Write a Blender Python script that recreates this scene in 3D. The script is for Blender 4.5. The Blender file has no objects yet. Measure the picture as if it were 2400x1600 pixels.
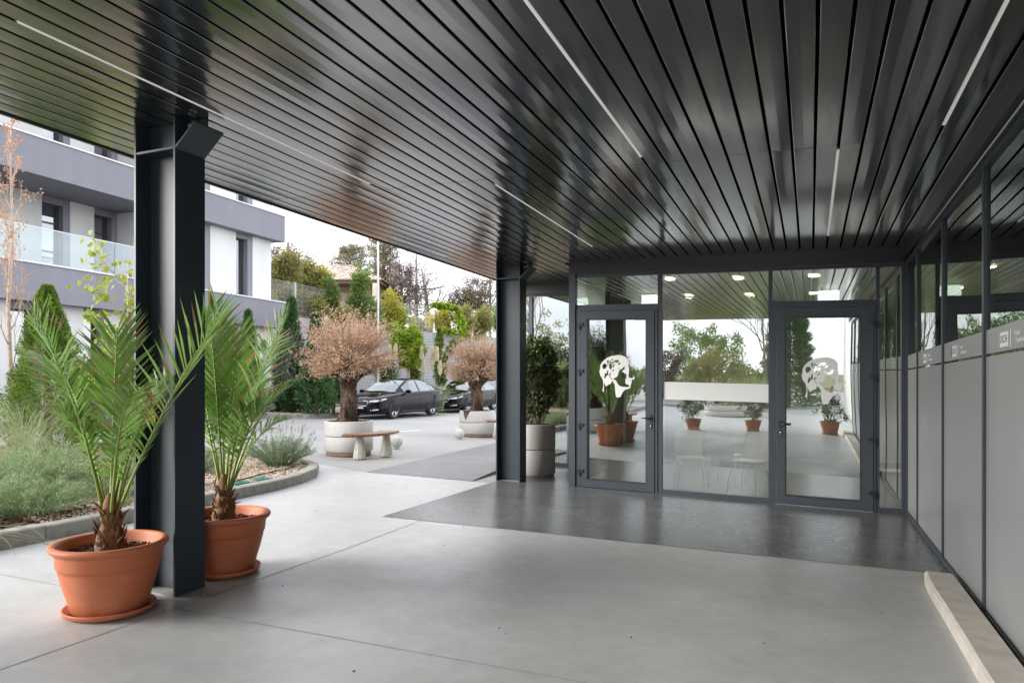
import bpy, math, random
import numpy as np
rng = np.random.default_rng(7); random.seed(7)
SC = bpy.context.scene
COL = SC.collection
rad = math.radians

# ------------------------------------------------------------------ camera
F, CX, HY, SHEAR, EYE = 1650., 1200., 888., .0249, 1.5
TH = math.atan(699/F)
RT = (math.cos(TH), math.sin(TH)); FW = (-math.sin(TH), math.cos(TH))
cd = bpy.data.cameras.new('camera'); cam = bpy.data.objects.new('camera', cd); COL.objects.link(cam)
cam.location = (0, 0, EYE); cam.rotation_euler = (rad(90), 0, TH)
cd.sensor_width = 36; cd.lens = 36*F/2400; cd.shift_y = (HY-800)/2400; cd.shift_x = 0
cd.clip_start = .05; cd.clip_end = 1500
SC.camera = cam
# ------------------------------------------------------------------ sky, sun, exposure
SUN_EL, SUN_AZ = 17, 232      # azimuth of the light source measured like the lamp below
w = bpy.data.worlds.new("World"); SC.world = w; w.use_nodes = True
nt = w.node_tree; nt.nodes.clear()
def wn(t): return nt.nodes.new(t)
sky = wn('ShaderNodeTexSky'); sky.sky_type = 'NISHITA'; sky.sun_disc = False
sky.sun_elevation = rad(SUN_EL); sky.sun_rotation = rad(SUN_AZ)
tc = wn('ShaderNodeTexCoord'); mp = wn('ShaderNodeMapping'); mp.inputs['Scale'].default_value = (1, 1, 2.6)
nz = wn('ShaderNodeTexNoise'); nz.inputs['Scale'].default_value = 2.1; nz.inputs['Detail'].default_value = 7; nz.inputs['Roughness'].default_value = .55
rp = wn('ShaderNodeValToRGB'); rp.color_ramp.elements[0].position = .36; rp.color_ramp.elements[0].color = (7.6, 8.0, 9.0, 1)
rp.color_ramp.elements[1].position = .66; rp.color_ramp.elements[1].color = (14.2, 14.2, 14.4, 1)
mx = wn('ShaderNodeMixRGB'); mx.inputs['Fac'].default_value = .9
bg = wn('ShaderNodeBackground'); bg.inputs['Strength'].default_value = .082
out = wn('ShaderNodeOutputWorld')
L = nt.links.new
L(tc.outputs['Generated'], mp.inputs['Vector']); L(mp.outputs[0], nz.inputs['Vector']); L(nz.outputs['Fac'], rp.inputs['Fac'])
L(sky.outputs[0], mx.inputs['Color1']); L(rp.outputs[0], mx.inputs['Color2']); L(mx.outputs[0], bg.inputs['Color']); L(bg.outputs[0], out.inputs[0])
sd = bpy.data.lights.new('sun', 'SUN'); sd.energy = 3.1; sd.angle = rad(38); sd.color = (1, .965, .91)
sun = bpy.data.objects.new('sun', sd); COL.objects.link(sun)
# light comes from high behind-left of the camera
sun.rotation_euler = (rad(90-SUN_EL), 0, rad(-52))
SC.view_settings.view_transform = 'Standard'; SC.view_settings.look = 'None'
SC.view_settings.exposure = 1.6; SC.view_settings.gamma = 1
SC.cycles.use_denoising = True
SC.cycles.max_bounces = 10; SC.cycles.diffuse_bounces = 5; SC.cycles.glossy_bounces = 5
SC.cycles.transparent_max_bounces = 14; SC.cycles.transmission_bounces = 4
SC.cycles.sample_clamp_indirect = 6; SC.cycles.caustics_reflective = False; SC.cycles.caustics_refractive = False

# ------------------------------------------------------------------ survey helpers (photo measurements -> metres)
def ray(x, y):
    u = (x-CX)/F; v = (HY+SHEAR*(x-CX)-y)/F
    return (FW[0]+u*RT[0], FW[1]+u*RT[1], v)
def G(x, y, z=0.):
    r = ray(x, y); t = (z-EYE)/r[2]; return (r[0]*t, r[1]*t)
def P(x, y, d):
    r = ray(x, y); return np.array((r[0]*d, r[1]*d, EYE+r[2]*d))
def zs(x, y): return -SHEAR*(x*RT[0]+y*RT[1])      # added height shear across the view: tilts the horizon, keeps verticals upright

# ------------------------------------------------------------------ materials
MATS = {}
def rgb(c): return (c[0], c[1], c[2], 1)
def mat(name, color, rough=.6, metal=0, spec=.5, noise=None, bump=None, coat=0, attr=None, trans=0, ior=None, emit=None, coords='Object', coatr=.05, rvar=None):
    m = bpy.data.materials.new(name); m.use_nodes = True
    n = m.node_tree; nd = n.nodes; lk = n.links.new
    b = nd['Principled BSDF']
    b.inputs['Base Color'].default_value = rgb(color); b.inputs['Roughness'].default_value = rough
    b.inputs['Metallic'].default_value = metal; b.inputs['Specular IOR Level'].default_value = spec
    if ior: b.inputs['IOR'].default_value = ior
    b.inputs['Coat Weight'].default_value = coat; b.inputs['Coat IOR'].default_value = 1.65 if name == 'panel_gloss' else 1.5; b.inputs['Coat Roughness'].default_value = coatr
    if emit: b.inputs['Emission Color'].default_value = rgb(emit[0]); b.inputs['Emission Strength'].default_value = emit[1]
    tcn = nd.new('ShaderNodeTexCoord')
    csock = None
    if noise:      # (scale, color2, lo, hi, detail [,stretch])
        z = nd.new('ShaderNodeTexNoise'); z.inputs['Scale'].default_value = noise[0]; z.inputs['Detail'].default_value = noise[4] if len(noise) > 4 else 4
        if len(noise) > 5:
            mpn = nd.new('ShaderNodeMapping'); mpn.inputs['Scale'].default_value = noise[5]; lk(tcn.outputs[coords], mpn.inputs[0]); lk(mpn.outputs[0], z.inputs['Vector'])
        else: lk(tcn.outputs[coords], z.inputs['Vector'])
        r = nd.new('ShaderNodeMapRange'); r.inputs['From Min'].default_value = noise[2]; r.inputs['From Max'].default_value = noise[3]
        lk(z.outputs['Fac'], r.inputs['Value'])
        k = nd.new('ShaderNodeMixRGB'); k.inputs['Color1'].default_value = rgb(color); k.inputs['Color2'].default_value = rgb(noise[1])
        lk(r.outputs[0], k.inputs['Fac']); csock = k.outputs[0]
        if rvar:
            r2 = nd.new('ShaderNodeMapRange'); r2.inputs['From Min'].default_value = noise[2]; r2.inputs['From Max'].default_value = noise[3]
            r2.inputs['To Min'].default_value = rvar[0]; r2.inputs['To Max'].default_value = rvar[1]
            lk(z.outputs['Fac'], r2.inputs['Value']); lk(r2.outputs[0], b.inputs['Roughness'])
    if attr:
        a = nd.new('ShaderNodeAttribute'); a.attribute_name = 'v'
        k2 = nd.new('ShaderNodeMixRGB'); k2.inputs['Color2'].default_value = rgb(attr)
        if csock: lk(csock, k2.inputs['Color1'])
        else: k2.inputs['Color1'].default_value = rgb(color)
        lk(a.outputs['Fac'], k2.inputs['Fac']); csock = k2.outputs[0]
    if csock: lk(csock, b.inputs['Base Color'])
    if bump:
        z = nd.new('ShaderNodeTexNoise'); z.inputs['Scale'].default_value = bump[0]; z.inputs['Detail'].default_value = 5
        lk(tcn.outputs[coords], z.inputs['Vector'])
        bp = nd.new('ShaderNodeBump'); bp.inputs['Strength'].default_value = bump[1]; bp.inputs['Distance'].default_value = bump[2]
        lk(z.outputs['Fac'], bp.inputs['Height']); lk(bp.outputs[0], b.inputs['Normal'])
    if trans:
        t = nd.new('ShaderNodeBsdfTranslucent'); ms = nd.new('ShaderNodeMixShader'); ms.inputs[0].default_value = trans
        if csock: lk(csock, t.inputs['Color'])
        else: t.inputs['Color'].default_value = rgb(color)
        lk(b.outputs[0], ms.inputs[1]); lk(t.outputs[0], ms.inputs[2]); lk(ms.outputs[0], nd['Material Output'].inputs[0])
    MATS[name] = m
    return m
def leafmat(name, c1, c2, tr=.3, rough=.5): return mat(name, c1, rough, attr=c2, trans=tr, spec=.35)

def glassmat(name, refl, tint, wave=(.55, .02), rough=0.0, ior=1.6, gcol=(.93, .95, .96)):
    m = bpy.data.materials.new(name); m.use_nodes = True; n = m.node_tree; nd = n.nodes; lk = n.links.new
    nd.remove(nd['Principled BSDF'])
    tcn = nd.new('ShaderNodeTexCoord'); z = nd.new('ShaderNodeTexNoise'); z.inputs['Scale'].default_value = wave[0]; z.inputs['Detail'].default_value = 1
    lk(tcn.outputs['Object'], z.inputs['Vector'])
    bp = nd.new('ShaderNodeBump'); bp.inputs['Strength'].default_value = 1; bp.inputs['Distance'].default_value = wave[1]; lk(z.outputs['Fac'], bp.inputs['Height'])
    g = nd.new('ShaderNodeBsdfGlossy'); g.inputs['Roughness'].default_value = rough; g.inputs['Color'].default_value = rgb(gcol); lk(bp.outputs[0], g.inputs['Normal'])
    t = nd.new('ShaderNodeBsdfTransparent'); t.inputs['Color'].default_value = rgb(tint)
    fr = nd.new('ShaderNodeFresnel'); fr.inputs['IOR'].default_value = ior
    mr = nd.new('ShaderNodeMapRange'); mr.inputs['To Min'].default_value = refl; mr.inputs['To Max'].default_value = 1
    lk(fr.outputs[0], mr.inputs['Value'])
    ms = nd.new('ShaderNodeMixShader'); lk(mr.outputs[0], ms.inputs[0]); lk(t.outputs[0], ms.inputs[1]); lk(g.outputs[0], ms.inputs[2])
    lk(ms.outputs[0], nd['Material Output'].inputs[0]); MATS[name] = m; return m

def tilemat():
    m = mat('dark_stone_tiles', (.13, .13, .135), .3, noise=(9, (.155, .155, .16), .3, .8, 8), rvar=(.23, .28))
    n = m.node_tree; nd = n.nodes; lk = n.links.new; b = nd['Principled BSDF']
    tcn = nd.new('ShaderNodeTexCoord'); mpn = nd.new('ShaderNodeMapping'); mpn.inputs['Rotation'].default_value = (0, 0, 0); lk(tcn.outputs['Object'], mpn.inputs[0])
    br = nd.new('ShaderNodeTexBrick'); br.inputs['Scale'].default_value = 1; br.inputs['Brick Width'].default_value = .6; br.inputs['Row Height'].default_value = .3
    br.inputs['Mortar Size'].default_value = .003; br.inputs['Color1'].default_value = (.85, .85, .87, 1); br.inputs['Color2'].default_value = (1.1, 1.1, 1.1, 1); br.inputs['Mortar'].default_value = (1.45, 1.45, 1.4, 1)
    br.offset = .37; lk(mpn.outputs[0], br.inputs['Vector'])
    old = b.inputs['Base Color'].links[0].from_socket
    k = nd.new('ShaderNodeMixRGB'); k.blend_type = 'MULTIPLY'; k.inputs['Fac'].default_value = 1; lk(old, k.inputs['Color1']); lk(br.outputs['Color'], k.inputs['Color2']); lk(k.outputs[0], b.inputs['Base Color'])
    return m
mat('concrete_floor', (.51, .515, .515), .42, spec=.5, noise=(.9, (.46, .465, .455), .35, .7, 9), bump=(30, .12, .002), rvar=(.32, .50))
_m = MATS['concrete_floor']; _n = _m.node_tree; _b = _n.nodes['Principled BSDF']
_z = _n.nodes.new('ShaderNodeTexNoise'); _z.inputs['Scale'].default_value = 7; _z.inputs['Detail'].default_value = 8; _z.inputs['Distortion'].default_value = .8
_t = _n.nodes.new('ShaderNodeTexCoord'); _n.links.new(_t.outputs['Object'], _z.inputs['Vector'])
_r = _n.nodes.new('ShaderNodeMapRange'); _r.inputs['From Min'].default_value = .3; _r.inputs['From Max'].default_value = .75; _r.inputs['To Min'].default_value = .90; _r.inputs['To Max'].default_value = 1.06
_n.links.new(_z.outputs['Fac'], _r.inputs['Value'])
_k = _n.nodes.new('ShaderNodeMixRGB'); _k.blend_type = 'MULTIPLY'; _k.inputs['Fac'].default_value = 1
_n.links.new(_b.inputs['Base Color'].links[0].from_socket, _k.inputs['Color1']); _n.links.new(_r.outputs[0], _k.inputs['Color2']); _n.links.new(_k.outputs[0], _b.inputs['Base Color'])
mat('yard_concrete', (.37, .366, .355), .75, noise=(.5, (.31, .306, .296), .35, .7, 8), bump=(25, .15, .003))
mat('joint_dark', (.26, .26, .255), .9)
mat('ramp_stone', (.205, .205, .215), .6, noise=(3, (.17, .17, .18), .4, .7, 6), bump=(80, .2, .002))
tilemat()
mat('kerb_concrete', (.33, .32, .29), .85, noise=(9, (.22, .21, .18), .45, .75, 8), bump=(60, .5, .004))
mat('white_stone', (.62, .58, .52), .8, noise=(7, (.52, .47, .42), .42, .7, 8), bump=(40, .3, .003))
mat('earth', (.22, .16, .11), .95, noise=(6, (.12, .09, .06), .4, .7, 8), bump=(30, .8, .02))
mat('hill_earth', (.20, .17, .10), .95, noise=(1.5, (.13, .14, .06), .4, .6, 8), bump=(6, .8, .1))
mat('gravel', (.46, .34, .24), .85, attr=(.62, .52, .42))
mat('bark_mulch', (.16, .075, .04), .9, attr=(.07, .035, .02))
mat('steel_paint', (.022, .033, .045), .5, spec=.4, coat=.06, coatr=.2, noise=(8, (.028, .038, .048), .4, .7, 3))
mat('frame_paint', (.038, .047, .060), .42, spec=.5)
mat('frame_dark', (.012, .012, .014), .5)
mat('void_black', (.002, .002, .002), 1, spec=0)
mat('fascia', (.03, .03, .033), .35)
mat('panel_gloss', (.030, .034, .040), .16, coat=1, coatr=.13, spec=.5, ior=1.85, noise=(1.2, (.028, .029, .032), .4, .6, 2, (6.6, .5, 1)), bump=(.8, .36, .012), rvar=(.14, .19))
mat('panel_edge', (.05, .05, .055), .4)
mat('light_diffuser', (.72, .72, .71), .4, emit=((1, .98, .95), .09))
mat('lit_lamp', (.9, .85, .75), .4, emit=((1, .76, .50), 13))
mat('exit_lamp', (.9, .9, .9), .4, emit=((.95, 1, .97), 1.1))
glassmat('glass_entry', .36, (.80, .85, .81), (.45, .010), gcol=(.86, .88, .89))
glassmat('glass_side', .34, (.60, .70, .62), (.35, .016), gcol=(.86, .90, .86))
glassmat('glass_house', .30, (.35, .38, .38), (.3, .01))
glassmat('glass_clear', .10, (.88, .93, .92), (.3, .0), ior=1.45)
mat('frosted_film', (.31, .315, .325), .32, spec=.45, noise=(.9, (.275, .28, .29), .35, .7, 5), bump=(400, .1, .001))
mat('frosted_light', (.64, .65, .64), .6)
mat('logo_refl_white', (.85, .86, .86), .5)
mat('logo_dark', (.04, .04, .045), .5)
mat('emblem_film', (.66, .67, .66), .55)
mat('black_metal', (.010, .010, .011), .35, spec=.6)
mat('steel', (.6, .6, .6), .25, metal=1)
mat('interior_white', (.56, .57, .54), .8)
mat('interior_floor', (.32, .32, .33), .25)
mat('interior_ceiling', (.60, .62, .50), .5)
mat('chair_white', (.8, .8, .78), .35)
mat('terracotta', (.50, .15, .065), .55, spec=.35, noise=(5, (.52, .19, .10), .45, .75, 9), bump=(50, .12, .002))
leafmat('palm_tip', (.42, .30, .12), (.26, .17, .07), .2)
_m = MATS['terracotta']; _n = _m.node_tree; _b = _n.nodes['Principled BSDF']
_z = _n.nodes.new('ShaderNodeTexNoise'); _z.inputs['Scale'].default_value = 3.5; _z.inputs['Detail'].default_value = 12; _z.inputs['Roughness'].default_value = .7
_t = _n.nodes.new('ShaderNodeTexCoord'); _n.links.new(_t.outputs['Object'], _z.inputs['Vector'])
_r = _n.nodes.new('ShaderNodeMapRange'); _r.inputs['From Min'].default_value = .56; _r.inputs['From Max'].default_value = .74; _r.inputs['To Max'].default_value = .45
_n.links.new(_z.outputs['Fac'], _r.inputs['Value'])
_k = _n.nodes.new('ShaderNodeMixRGB'); _k.inputs['Color2'].default_value = (.62, .34, .22, 1)
_n.links.new(_b.inputs['Base Color'].links[0].from_socket, _k.inputs['Color1']); _n.links.new(_r.outputs[0], _k.inputs['Fac']); _n.links.new(_k.outputs[0], _b.inputs['Base Color'])
mat('soil', (.075, .035, .022), .95, attr=(.13, .07, .045), bump=(60, 1, .01))
mat('speckle', (.50, .48, .455), .8, noise=(150, (.30, .285, .27), .5, .62, 2), bump=(120, .3, .002))
mat('speckle_pale', (.60, .58, .55), .8, noise=(110, (.42, .39, .37), .5, .62, 2), bump=(100, .3, .002))
mat('groove', (.09, .085, .08), .9)
mat('base_brick', (.36, .22, .14), .9, noise=(9, (.25, .15, .10), .4, .7, 6))
mat('bench_wood', (.34, .18, .10), .5, noise=(5, (.22, .11, .06), .35, .7, 7, (1, 9, 9)), bump=(40, .25, .002))
mat('leg_concrete', (.52, .50, .45), .85, noise=(20, (.40, .38, .33), .4, .7, 6), bump=(60, .3, .003))
mat('ball_stone', (.60, .59, .56), .8, noise=(90, (.48, .46, .43), .5, .65, 3))
mat('facade_grey', (.235, .235, .275), .85, noise=(2.5, (.21, .21, .242), .35, .75, 8, (1, 1, .16)), bump=(90, .15, .003))
mat('facade_white', (.68, .68, .68), .85, noise=(2.5, (.62, .62, .615), .4, .8, 8, (1, 1, .2)), bump=(90, .15, .003))
mat('facade_soffit', (.25, .24, .235), .9)
mat('coping', (.72, .72, .74), .4)
mat('window_frame', (.045, .048, .055), .4)
mat('curtain', (.5, .48, .46), .9, noise=(8, (.36, .34, .33), .4, .7, 2, (1, 6, .2)))
mat('sign_red', (.65, .08, .03), .5)
mat('sign_beige', (.62, .56, .45), .6)
mat('fence_metal', (.48, .49, .50), .5, metal=.3)
mat('gabion', (.46, .455, .475), .9, noise=(22, (.38, .375, .39), .4, .65, 6), bump=(28, .8, .03))
_m = MATS['gabion']; _n = _m.node_tree; _b = _n.nodes['Principled BSDF']
_t = _n.nodes.new('ShaderNodeTexCoord'); _s = _n.nodes.new('ShaderNodeSeparateXYZ'); _n.links.new(_t.outputs['Object'], _s.inputs[0])
_ad = _n.nodes.new('ShaderNodeMath'); _ad.operation = 'SUBTRACT'; _n.links.new(_s.outputs['Y'], _ad.inputs[0]); _n.links.new(_s.outputs['X'], _ad.inputs[1])
_cb = _n.nodes.new('ShaderNodeCombineXYZ'); _n.links.new(_ad.outputs[0], _cb.inputs['X']); _n.links.new(_s.outputs['Z'], _cb.inputs['Y'])
_br = _n.nodes.new('ShaderNodeTexBrick'); _br.offset = 0; _br.inputs['Scale'].default_value = 1; _br.inputs['Brick Width'].default_value = .17; _br.inputs['Row Height'].default_value = .15; _br.inputs['Mortar Size'].default_value = .016
_br.inputs['Color1'].default_value = (1.05, 1.05, 1.05, 1); _br.inputs['Color2'].default_value = (.92, .92, .94, 1); _br.inputs['Mortar'].default_value = (.74, .74, .77, 1)
_n.links.new(_cb.outputs[0], _br.inputs['Vector'])
_k = _n.nodes.new('ShaderNodeMixRGB'); _k.blend_type = 'MULTIPLY'; _k.inputs['Fac'].default_value = 1
_n.links.new(_b.inputs['Base Color'].links[0].from_socket, _k.inputs['Color1']); _n.links.new(_br.outputs['Color'], _k.inputs['Color2']); _n.links.new(_k.outputs[0], _b.inputs['Base Color'])
mat('roof_tile', (.50, .38, .32), .85, noise=(1.6, (.34, .25, .21), .4, .7, 8), attr=(.66, .55, .48))
mat('old_wall', (.50, .47, .40), .9, noise=(2, (.36, .33, .27), .4, .7, 8))
mat('old_brick', (.42, .30, .22), .9, noise=(2.5, (.30, .2, .15), .4, .7, 8))
mat('galvanised', (.55, .58, .60), .4, metal=.5)
mat('pole_concrete', (.20, .16, .13), .9)
mat('cable_black', (.02, .02, .02), .7)
mat('bark_olive', (.19, .125, .085), .95, noise=(9, (.05, .032, .022), .45, .58, 9, (1, 1, .3)), bump=(18, 1, .10))
mat('bark_grey', (.22, .17, .145), .9, noise=(12, (.13, .10, .085), .4, .7, 6))
mat('bark_dark', (.10, .07, .055), .9)
mat('bark_pale', (.55, .43, .36), .85, noise=(14, (.36, .26, .2), .4, .7, 6))
leafmat('leaf_dry', (.70, .53, .40), (.47, .29, .18), .35)
leafmat('leaf_palm', (.10, .235, .03), (.27, .39, .13), .45, .35)
leafmat('leaf_palm_bright', (.16, .36, .02), (.22, .40, .05), .5, .35)
mat('palm_stalk', (.22, .28, .05), .5)
mat('palm_fibre', (.13, .065, .035), .9, attr=(.28, .16, .08))
leafmat('leaf_thuja', (.24, .36, .05), (.07, .13, .02), .3)
leafmat('leaf_dark', (.028, .055, .018), (.09, .13, .03), .2, .35)
leafmat('leaf_ficus', (.03, .06, .015), (.13, .16, .05), .25, .35)
leafmat('leaf_conifer', (.11, .22, .075), (.045, .11, .04), .3)
leafmat('leaf_spruce', (.21, .25, .17), (.10, .13, .09), .2)
leafmat('leaf_lime', (.36, .47, .03), (.15, .25, .03), .45)
leafmat('leaf_yellow', (.52, .42, .06), (.30, .34, .06), .45)
leafmat('leaf_olive', (.33, .31, .10), (.20, .20, .07), .4)
leafmat('leaf_green', (.22, .30, .08), (.12, .19, .05), .4)
leafmat('leaf_pine', (.13, .14, .07), (.20, .15, .085), .2)
leafmat('leaf_brown', (.20, .15, .12), (.12, .10, .09), .2)
leafmat('leaf_grass', (.26, .34, .17), (.36, .38, .2), .4)
leafmat('leaf_sage', (.36, .44, .25), (.22, .32, .14), .3)
leafmat('leaf_lav', (.26, .32, .21), (.16, .22, .13), .3)
leafmat('flower_lav', (.16, .10, .18), (.28, .2, .26), .2)
leafmat('plume', (.78, .72, .56), (.66, .58, .42), .4)
leafmat('leaf_maple', (.42, .44, .07), (.25, .34, .05), .45)
leafmat('leaf_peach', (.62, .33, .2), (.5, .3, .16), .35)
leafmat('leaf_ivy', (.10, .17, .03), (.22, .29, .05), .3)
mat('car_black', (.004, .0037, .006), .10, spec=.16)
mat('car_trim', (.012, .012, .012), .45)
mat('car_cavity', (.004, .004, .004), .9)
glassmat('car_glass', .30, (.22, .25, .25), (.6, .0), ior=1.5, gcol=(.62, .66, .68))
mat('chrome', (.75, .75, .76), .15, metal=1)
mat('tyre', (.022, .021, .020), .8)
mat('rim', (.42, .43, .45), .4, metal=.7)
mat('lamp_glass', (.55, .58, .6), .12, coat=1)
mat('tail_red', (.45, .02, .015), .2, coat=1)
mat('plate_white', (.8, .8, .78), .5)
mat('plate_blue', (.03, .09, .45), .5)
mat('plate_text', (.03, .03, .03), .5)
mat('valve_green', (.02, .14, .10), .6)
mat('tag_yellow', (.75, .5, .02), .5)
mat('paint_white', (.75, .75, .74), .7)

# ------------------------------------------------------------------ mesh builder
class MB:
    def __init__(s): s.v = []; s.n = 0; s.f = []; s.fm = []; s.fs = []; s.a = []
    def add(s, verts, faces, m=0, smooth=False, a=None):
        verts = np.asarray(verts, float).reshape(-1, 3); s.v.append(verts)
        s.a.append(np.full(len(verts), .5) if a is None else np.broadcast_to(np.asarray(a, float), (len(verts),)))
        for f in faces: s.f.append([i+s.n for i in f]); s.fm.append(m); s.fs.append(smooth)
        s.n += len(verts); return s
    def addq(s, verts, faces, m=0, smooth=False, a=None):     # numpy faces (M,k)
        verts = np.asarray(verts, float).reshape(-1, 3); s.v.append(verts)
        s.a.append(np.full(len(verts), .5) if a is None else np.asarray(a, float))
        s.f.append(np.asarray(faces)+s.n); s.fm.append((m, len(faces))); s.fs.append(smooth); s.n += len(verts); return s
    def box(s, x0, x1, y0, y1, z0, z1, m=0):
        x0, x1 = min(x0, x1), max(x0, x1); y0, y1 = min(y0, y1), max(y0, y1)
        v = [(x, y, z) for z in (z0, z1) for x, y in ((x0, y0), (x1, y0), (x1, y1), (x0, y1))]
        return s.add(v, [(3, 2, 1, 0), (4, 5, 6, 7), (0, 1, 5, 4), (1, 2, 6, 5), (2, 3, 7, 6), (3, 0, 4, 7)], m)
    def prism(s, poly, z0, z1, m=0):
        n = len(poly); v = [(x, y, z0) for x, y in poly]+[(x, y, z1) for x, y in poly]
        fs = [tuple(range(n))[::-1], tuple(range(n, 2*n))]+[(i, (i+1) % n, n+(i+1) % n, n+i) for i in range(n)]
        return s.add(v, fs, m)
    def extr(s, poly, off, m=0):     # closed 3-D polygon extruded by a vector
        p = np.asarray(poly, float); n = len(p); v = np.vstack([p, p+np.asarray(off)])
        return s.add(v, [tuple(range(n))[::-1], tuple(range(n, 2*n))]+[(i, (i+1) % n, n+(i+1) % n, n+i) for i in range(n)], m)
    def lathe(s, prof, n=40, c=(0, 0, 0), m=0, smooth=True, ax='z', closed=False):
        k = len(prof); a = np.linspace(0, 2*np.pi, n, endpoint=False); v = []
        for r, z in prof:
            for t in a:
                p = (r*math.cos(t), r*math.sin(t), z)
                if ax == 'y': p = (p[0], p[2], p[1])
                if ax == 'x': p = (p[2], p[0], p[1])
                v.append((p[0]+c[0], p[1]+c[1], p[2]+c[2]))
        fs = [(j*n+i, j*n+(i+1) % n, (j+1)*n+(i+1) % n, (j+1)*n+i) for j in range(k-1) for i in range(n)]
        if closed: fs += [((k-1)*n+i, (k-1)*n+(i+1) % n, (i+1) % n, i) for i in range(n)]
        return s.add(v, fs, m, smooth)
    def tube(s, pts, rr, n=6, m=0, a=None, cap=True):
        pts = np.asarray(pts, float); k = len(pts); rr = np.broadcast_to(np.asarray(rr, float), (k,))
        t = np.gradient(pts, axis=0); t /= np.linalg.norm(t, axis=1)[:, None]+1e-9
        u = np.cross(t, (0, 0, 1.)); bad = np.linalg.norm(u, axis=1) < .15; u[bad] = np.cross(t[bad], (1., 0, 0)); u /= np.linalg.norm(u, axis=1)[:, None]
        for i in range(1, k):
            if np.dot(u[i], u[i-1]) < 0: u[i] = -u[i]
        w_ = np.cross(t, u); an = np.linspace(0, 2*np.pi, n, endpoint=False)
        v = (pts[:, None, :]+rr[:, None, None]*(np.cos(an)[None, :, None]*u[:, None, :]+np.sin(an)[None, :, None]*w_[:, None, :])).reshape(-1, 3)
        fs = [(j*n+i, j*n+(i+1) % n, (j+1)*n+(i+1) % n, (j+1)*n+i) for j in range(k-1) for i in range(n)]
        if cap: fs += [tuple(range(n))[::-1], tuple(range((k-1)*n, k*n))]
        return s.add(v, fs, m, True, a)
    def leaves(s, c, d, L_, W_, m=0, a=None, flat=None):     # diamonds: centre-base c, direction d
        c = np.asarray(c, float); n = len(c)
        if n == 0: return s
        d = d/(np.linalg.norm(d, axis=1)[:, None]+1e-9)
        r = rng.normal(size=(n, 3)) if flat is None else flat
        sd_ = np.cross(d, r); sd_ /= np.linalg.norm(sd_, axis=1)[:, None]+1e-9
        L_ = np.broadcast_to(L_, (n,))[:, None]; W_ = np.broadcast_to(W_, (n,))[:, None]
        v = np.stack([c, c+d*L_*.45+sd_*W_*.5, c+d*L_, c+d*L_*.45-sd_*W_*.5], 1).reshape(-1, 3)
        f = np.arange(4*n).reshape(n, 4)
        a = rng.random(n) if a is None else np.broadcast_to(a, (n,))
        return s.addq(v, f, m, False, np.repeat(a, 4))
    def build(s, name, mats, parent=None, loc=None, off=None):
        V = np.vstack(s.v) if s.v else np.zeros((0, 3))
        if off is not None: V = V-np.asarray(off, float)
        idx = []; tot = []; mi = []; sm = []
        for f, m_, sh in zip(s.f, s.fm, s.fs):
            if isinstance(f, np.ndarray):
                idx.append(f.reshape(-1)); tot.append(np.full(len(f), f.shape[1])); mi.append(np.full(len(f), m_[0])); sm.append(np.full(len(f), sh))
            else: idx.append(np.asarray(f)); tot.append([len(f)]); mi.append([m_]); sm.append([sh])
        idx = np.concatenate(idx).astype(np.int32); used, idx = np.unique(idx, return_inverse=True); idx = idx.astype(np.int32).ravel(); V = V[used]; AT = np.concatenate(s.a)[used]; tot = np.concatenate(tot).astype(np.int32)
        me = bpy.data.meshes.new(name); me.vertices.add(len(V)); me.vertices.foreach_set('co', V.astype(np.float32).ravel())
        me.loops.add(len(idx)); me.loops.foreach_set('vertex_index', idx)
        me.polygons.add(len(tot)); st = np.concatenate([[0], np.cumsum(tot)[:-1]]).astype(np.int32)
        me.polygons.foreach_set('loop_start', st); me.polygons.foreach_set('loop_total', tot)
        me.polygons.foreach_set('material_index', np.concatenate(mi).astype(np.int32)); me.polygons.foreach_set('use_smooth', np.concatenate(sm).astype(bool))
        at = me.attributes.new('v', 'FLOAT', 'POINT'); at.data.foreach_set('value', AT.astype(np.float32))
        me.update(calc_edges=True)
        if isinstance(mats, str): mats = [mats]
        for q in mats: me.materials.append(MATS[q])
        o = bpy.data.objects.new(name, me); COL.objects.link(o)
        if parent: o.parent = parent
        if loc is not None: o.location = loc
        return o

MODE = {}
def tag(o, label, cat, group=None, mode='t'):
    o['label'] = label; o['category'] = cat
    if group: o['group'] = group
    MODE[o] = mode; return o
def thing(name, label, cat, loc=(0, 0, 0), rz=0, group=None, mode='t'):
    o = bpy.data.objects.new(name, None); COL.objects.link(o); o.location = loc; o.rotation_euler = (0, 0, rz); o.empty_display_size = .1
    return tag(o, label, cat, group, mode)
def part(name, mb, mats, root, world=False):     # world=True: mesh was built in site coordinates
    r = root
    while r.parent: r = r.parent
    return mb.build(name, mats, root, off=tuple(r.location) if world else None)
def solo(name, label, cat, loc, mb, mats, group=None, mode='t', rz=0):
    o = mb.build(name, mats, None, loc); o.rotation_euler = (0, 0, rz); return tag(o, label, cat, group, mode)
def struct(name, mb, mats, mode='v', kind='structure'):
    o = mb.build(name, mats); o['kind'] = kind; MODE[o] = mode; return o
def kids(o): return [c for c in bpy.data.objects if c.parent == o]
def dup(root, loc, rz, label, group):
    r = root.copy(); COL.objects.link(r); r.location = loc; r.rotation_euler = (0, 0, rz); r['label'] = label
    if group: r['group'] = group
    MODE[r] = MODE[root]
    for ch in kids(root):
        c = ch.copy(); COL.objects.link(c); c.parent = r
        for g in kids(ch):
            d = g.copy(); COL.objects.link(d); d.parent = c
    return r
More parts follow.
